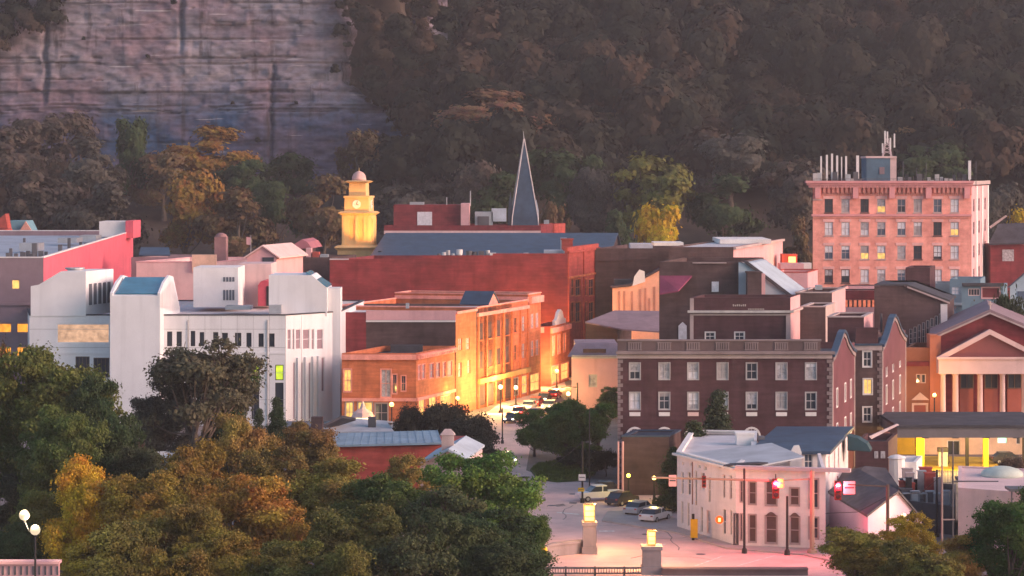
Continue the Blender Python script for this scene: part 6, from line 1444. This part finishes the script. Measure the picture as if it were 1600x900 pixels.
for i,(px,yt,w,Y,lb,c) in enumerate([(640,635,50,300,'dark round shrub nearest the grey-roofed cottage',(.04,.042,.03)),(690,632,90,302,'broad grey-green shrub on the bank below the gold arcade',(.05,.05,.035)),(735,650,90,296,'large dim shrub beside the far roadway',(.05,.05,.035)),(740,690,80,284,'lower shrub of the bank next to the pale cottage',(.05,.052,.035)),(819,745,20,277,'tiny round bush on the edge of the road',(.08,.09,.02)),(905,700,70,284,'shrub in the shade behind the junction pole',(.03,.04,.018)),(945,705,70,278,'dark shrub against the hotel corner',(.03,.035,.018)),(205,690,60,262,'pink-flecked shrub between the two big trees',(.16,.08,.08)),(5,540,44,300,'dark orange-lit shrub below the garage bays',(.10,.05,.02)),(1585,715,60,262,'dry rosy bush at the yard fence',(.12,.07,.06))]):
    tree('roadside_shrub',lb,'bush',i%3,px,yt,w,Y,c,group='shrubs by the roads',cat='shrub')
# pale-walled low house whose wall shows through the dark tree
root=thing('white_cottage','white cottage glimpsed through gaps in the dark foreground trees','house',(xx(690,214),214,0)); m=MB(); m.box(xx(600,216),216,0,xx(750,216),222,zz(792,216)); part(root,'wall',m,white); m=MB(); m.ext([(xx(600,215),215,zz(800,215)),(xx(755,215),215,zz(800,215)),(xx(745,219),219,zz(778,219)),(xx(612,219),219,zz(778,219))],(0,0,.2)); part(root,'roof',m,mauve)
for i,(px,yt,w,Y,c,v) in enumerate([(30,880-60,110,200,DGREEN,0),(110,800,120,214,(.06,.055,.02),1),(180,770,130,212,(.12,.08,.02),2),(290,790,150,188,(.11,.075,.022),0),(430,700,130,224,(.10,.07,.025),1),(560,752,130,206,(.07,.075,.02),3),(700,800,150,184,(.04,.05,.02),0),(820,800,90,202,(.05,.075,.02),1),(545,850,150,176,(.08,.07,.02),2),(260,860,150,176,(.10,.07,.02),1),(760,850,150,182,(.035,.045,.02),2)]):
    tree('broadleaf_tree',['small dark green tree behind the twin-globe lamp pole','brownish-green tree between the golden tree and the dark edge tree','ochre tree filling the dip behind the golden tree','dull amber tree under the amber-brown one','brown-olive tree just under the ice-blue roof and cottage','green-olive tree in the middle of the thicket below the red wall','near-black green tree under the white light gaps','green tree filling the foot of the street-edge tree','dim yellow-green tree at the very bottom, middle of the thicket','dim brown tree at the very bottom beside the olive one','dark tree at the bottom corner of the thicket by the iron railing'][i],'near',v,px,yt,w,Y,tuple(q*1.65 for q in c),group='trees in the town')

for px,yt,w,Y,c,lb,v in [(160,655,130,226,DGREEN,'dark green tree filling the hollow beside the big green tree',2),(215,700,110,222,(.045,.05,.025),'gloomy tree under the bare branches of the grey-green tree',0),(95,640,150,222,(.06,.075,.02),'olive-green tree in front of the big green one',3),(330,740,120,214,(.13,.08,.022),'tawny tree below the ice-blue roof, before the rust-orange one',1),(735,742,50,228,(.10,.09,.03),'pale olive tree before the stone cottage gable',2)]:
    tree('broadleaf_tree',lb,'near',v,px,yt,w,Y,tuple(q*1.65 for q in c),group='trees in the town')
#streetlamp('tall lamp shining on the peach shop front among the brown walls',xx(1004,385),385,13.2,[(0,0)],(1,.5,.25),900,2,r=.22)

# faded paint on the road
lm=mat('faded_road_paint',(.66,.60,.56),var=.3,scale=2.5)
for k,pp in enumerate([[(936,829),(960,829),(960,831),(936,831)],[(1085,884),(1128,869),(1131,869),(1090,884)],[(1150,884),(1210,868),(1213,868),(1155,884)],[(815,779),(850,780),(850,781.5),(815,780.5)],[(870,800),(905,803),(905,804.5),(870,801.5)],[(1000,858),(1040,850),(1041,851.5),(1001,859.5)]]):
    m=MB(); m.quad(*[(*gd(*q),.012) for q in pp]); struct('road_marking',m,lm)
dm=mat('asphalt_patch',(.24,.19,.18),var=.3,scale=1.5)
for pp in [[(838,779),(852,777),(853,781),(840,783)],[(866,789),(880,787),(884,790),(870,792)],[(890,784),(902,785),(900,788),(889,787)],[(965,812),(1010,822),(1011,823),(965,813)],[(985,872),(1003,868),(1004,869),(986,873)]]:
    m=MB(); m.quad(*[(*gd(*q),.010) for q in pp]); struct('road_patch',m,dm)

r_=random.Random(17)
for px,py,n_ in [(860,770,7),(930,822,8),(985,840,7),(1060,860,8),(880,812,7),(1120,876,6)]:
    m=MB(); x,y=gd(px,py); p=Vector((x,y)); a=r_.uniform(0,6.28)
    for k in range(n_):
        a+=r_.uniform(-.5,.5); q=p+Vector((math.cos(a),math.sin(a)*2))*.8; t=Vector((-(q-p).y,(q-p).x)).normalized()*.05
        m.quad((p.x-t.x,p.y-t.y,.014),(q.x-t.x,q.y-t.y,.014),(q.x+t.x,q.y+t.y,.014),(p.x+t.x,p.y+t.y,.014)); p=q
    struct('road_crack',m,dm)
for px,py in [(895,772),(1010,835),(1095,866),(862,790)]:
    m=MB(); x,y=gd(px,py); m.lathe((x,y,.006),[(.42,0),(.42,.012)],18); struct('manhole_cover_surface',m,darkgr)
# ------------------------------------------------------------------ evening haze over the town and the hill
hz=MB(); hz.box(-420,-40,-3,420,1250,205)
hm=bpy.data.materials.new('evening_haze'); hm.use_nodes=True
N,L=hm.node_tree.nodes,hm.node_tree.links; N.remove(N['Principled BSDF']); pv=N.new('ShaderNodeVolumePrincipled')
pv.inputs['Color'].default_value=(.9,.85,.86,1); pv.inputs['Density'].default_value=.00016; pv.inputs['Anisotropy'].default_value=.2
L.new(pv.outputs[0],N['Material Output'].inputs['Volume'])
struct('haze',hz,hm,'stuff')
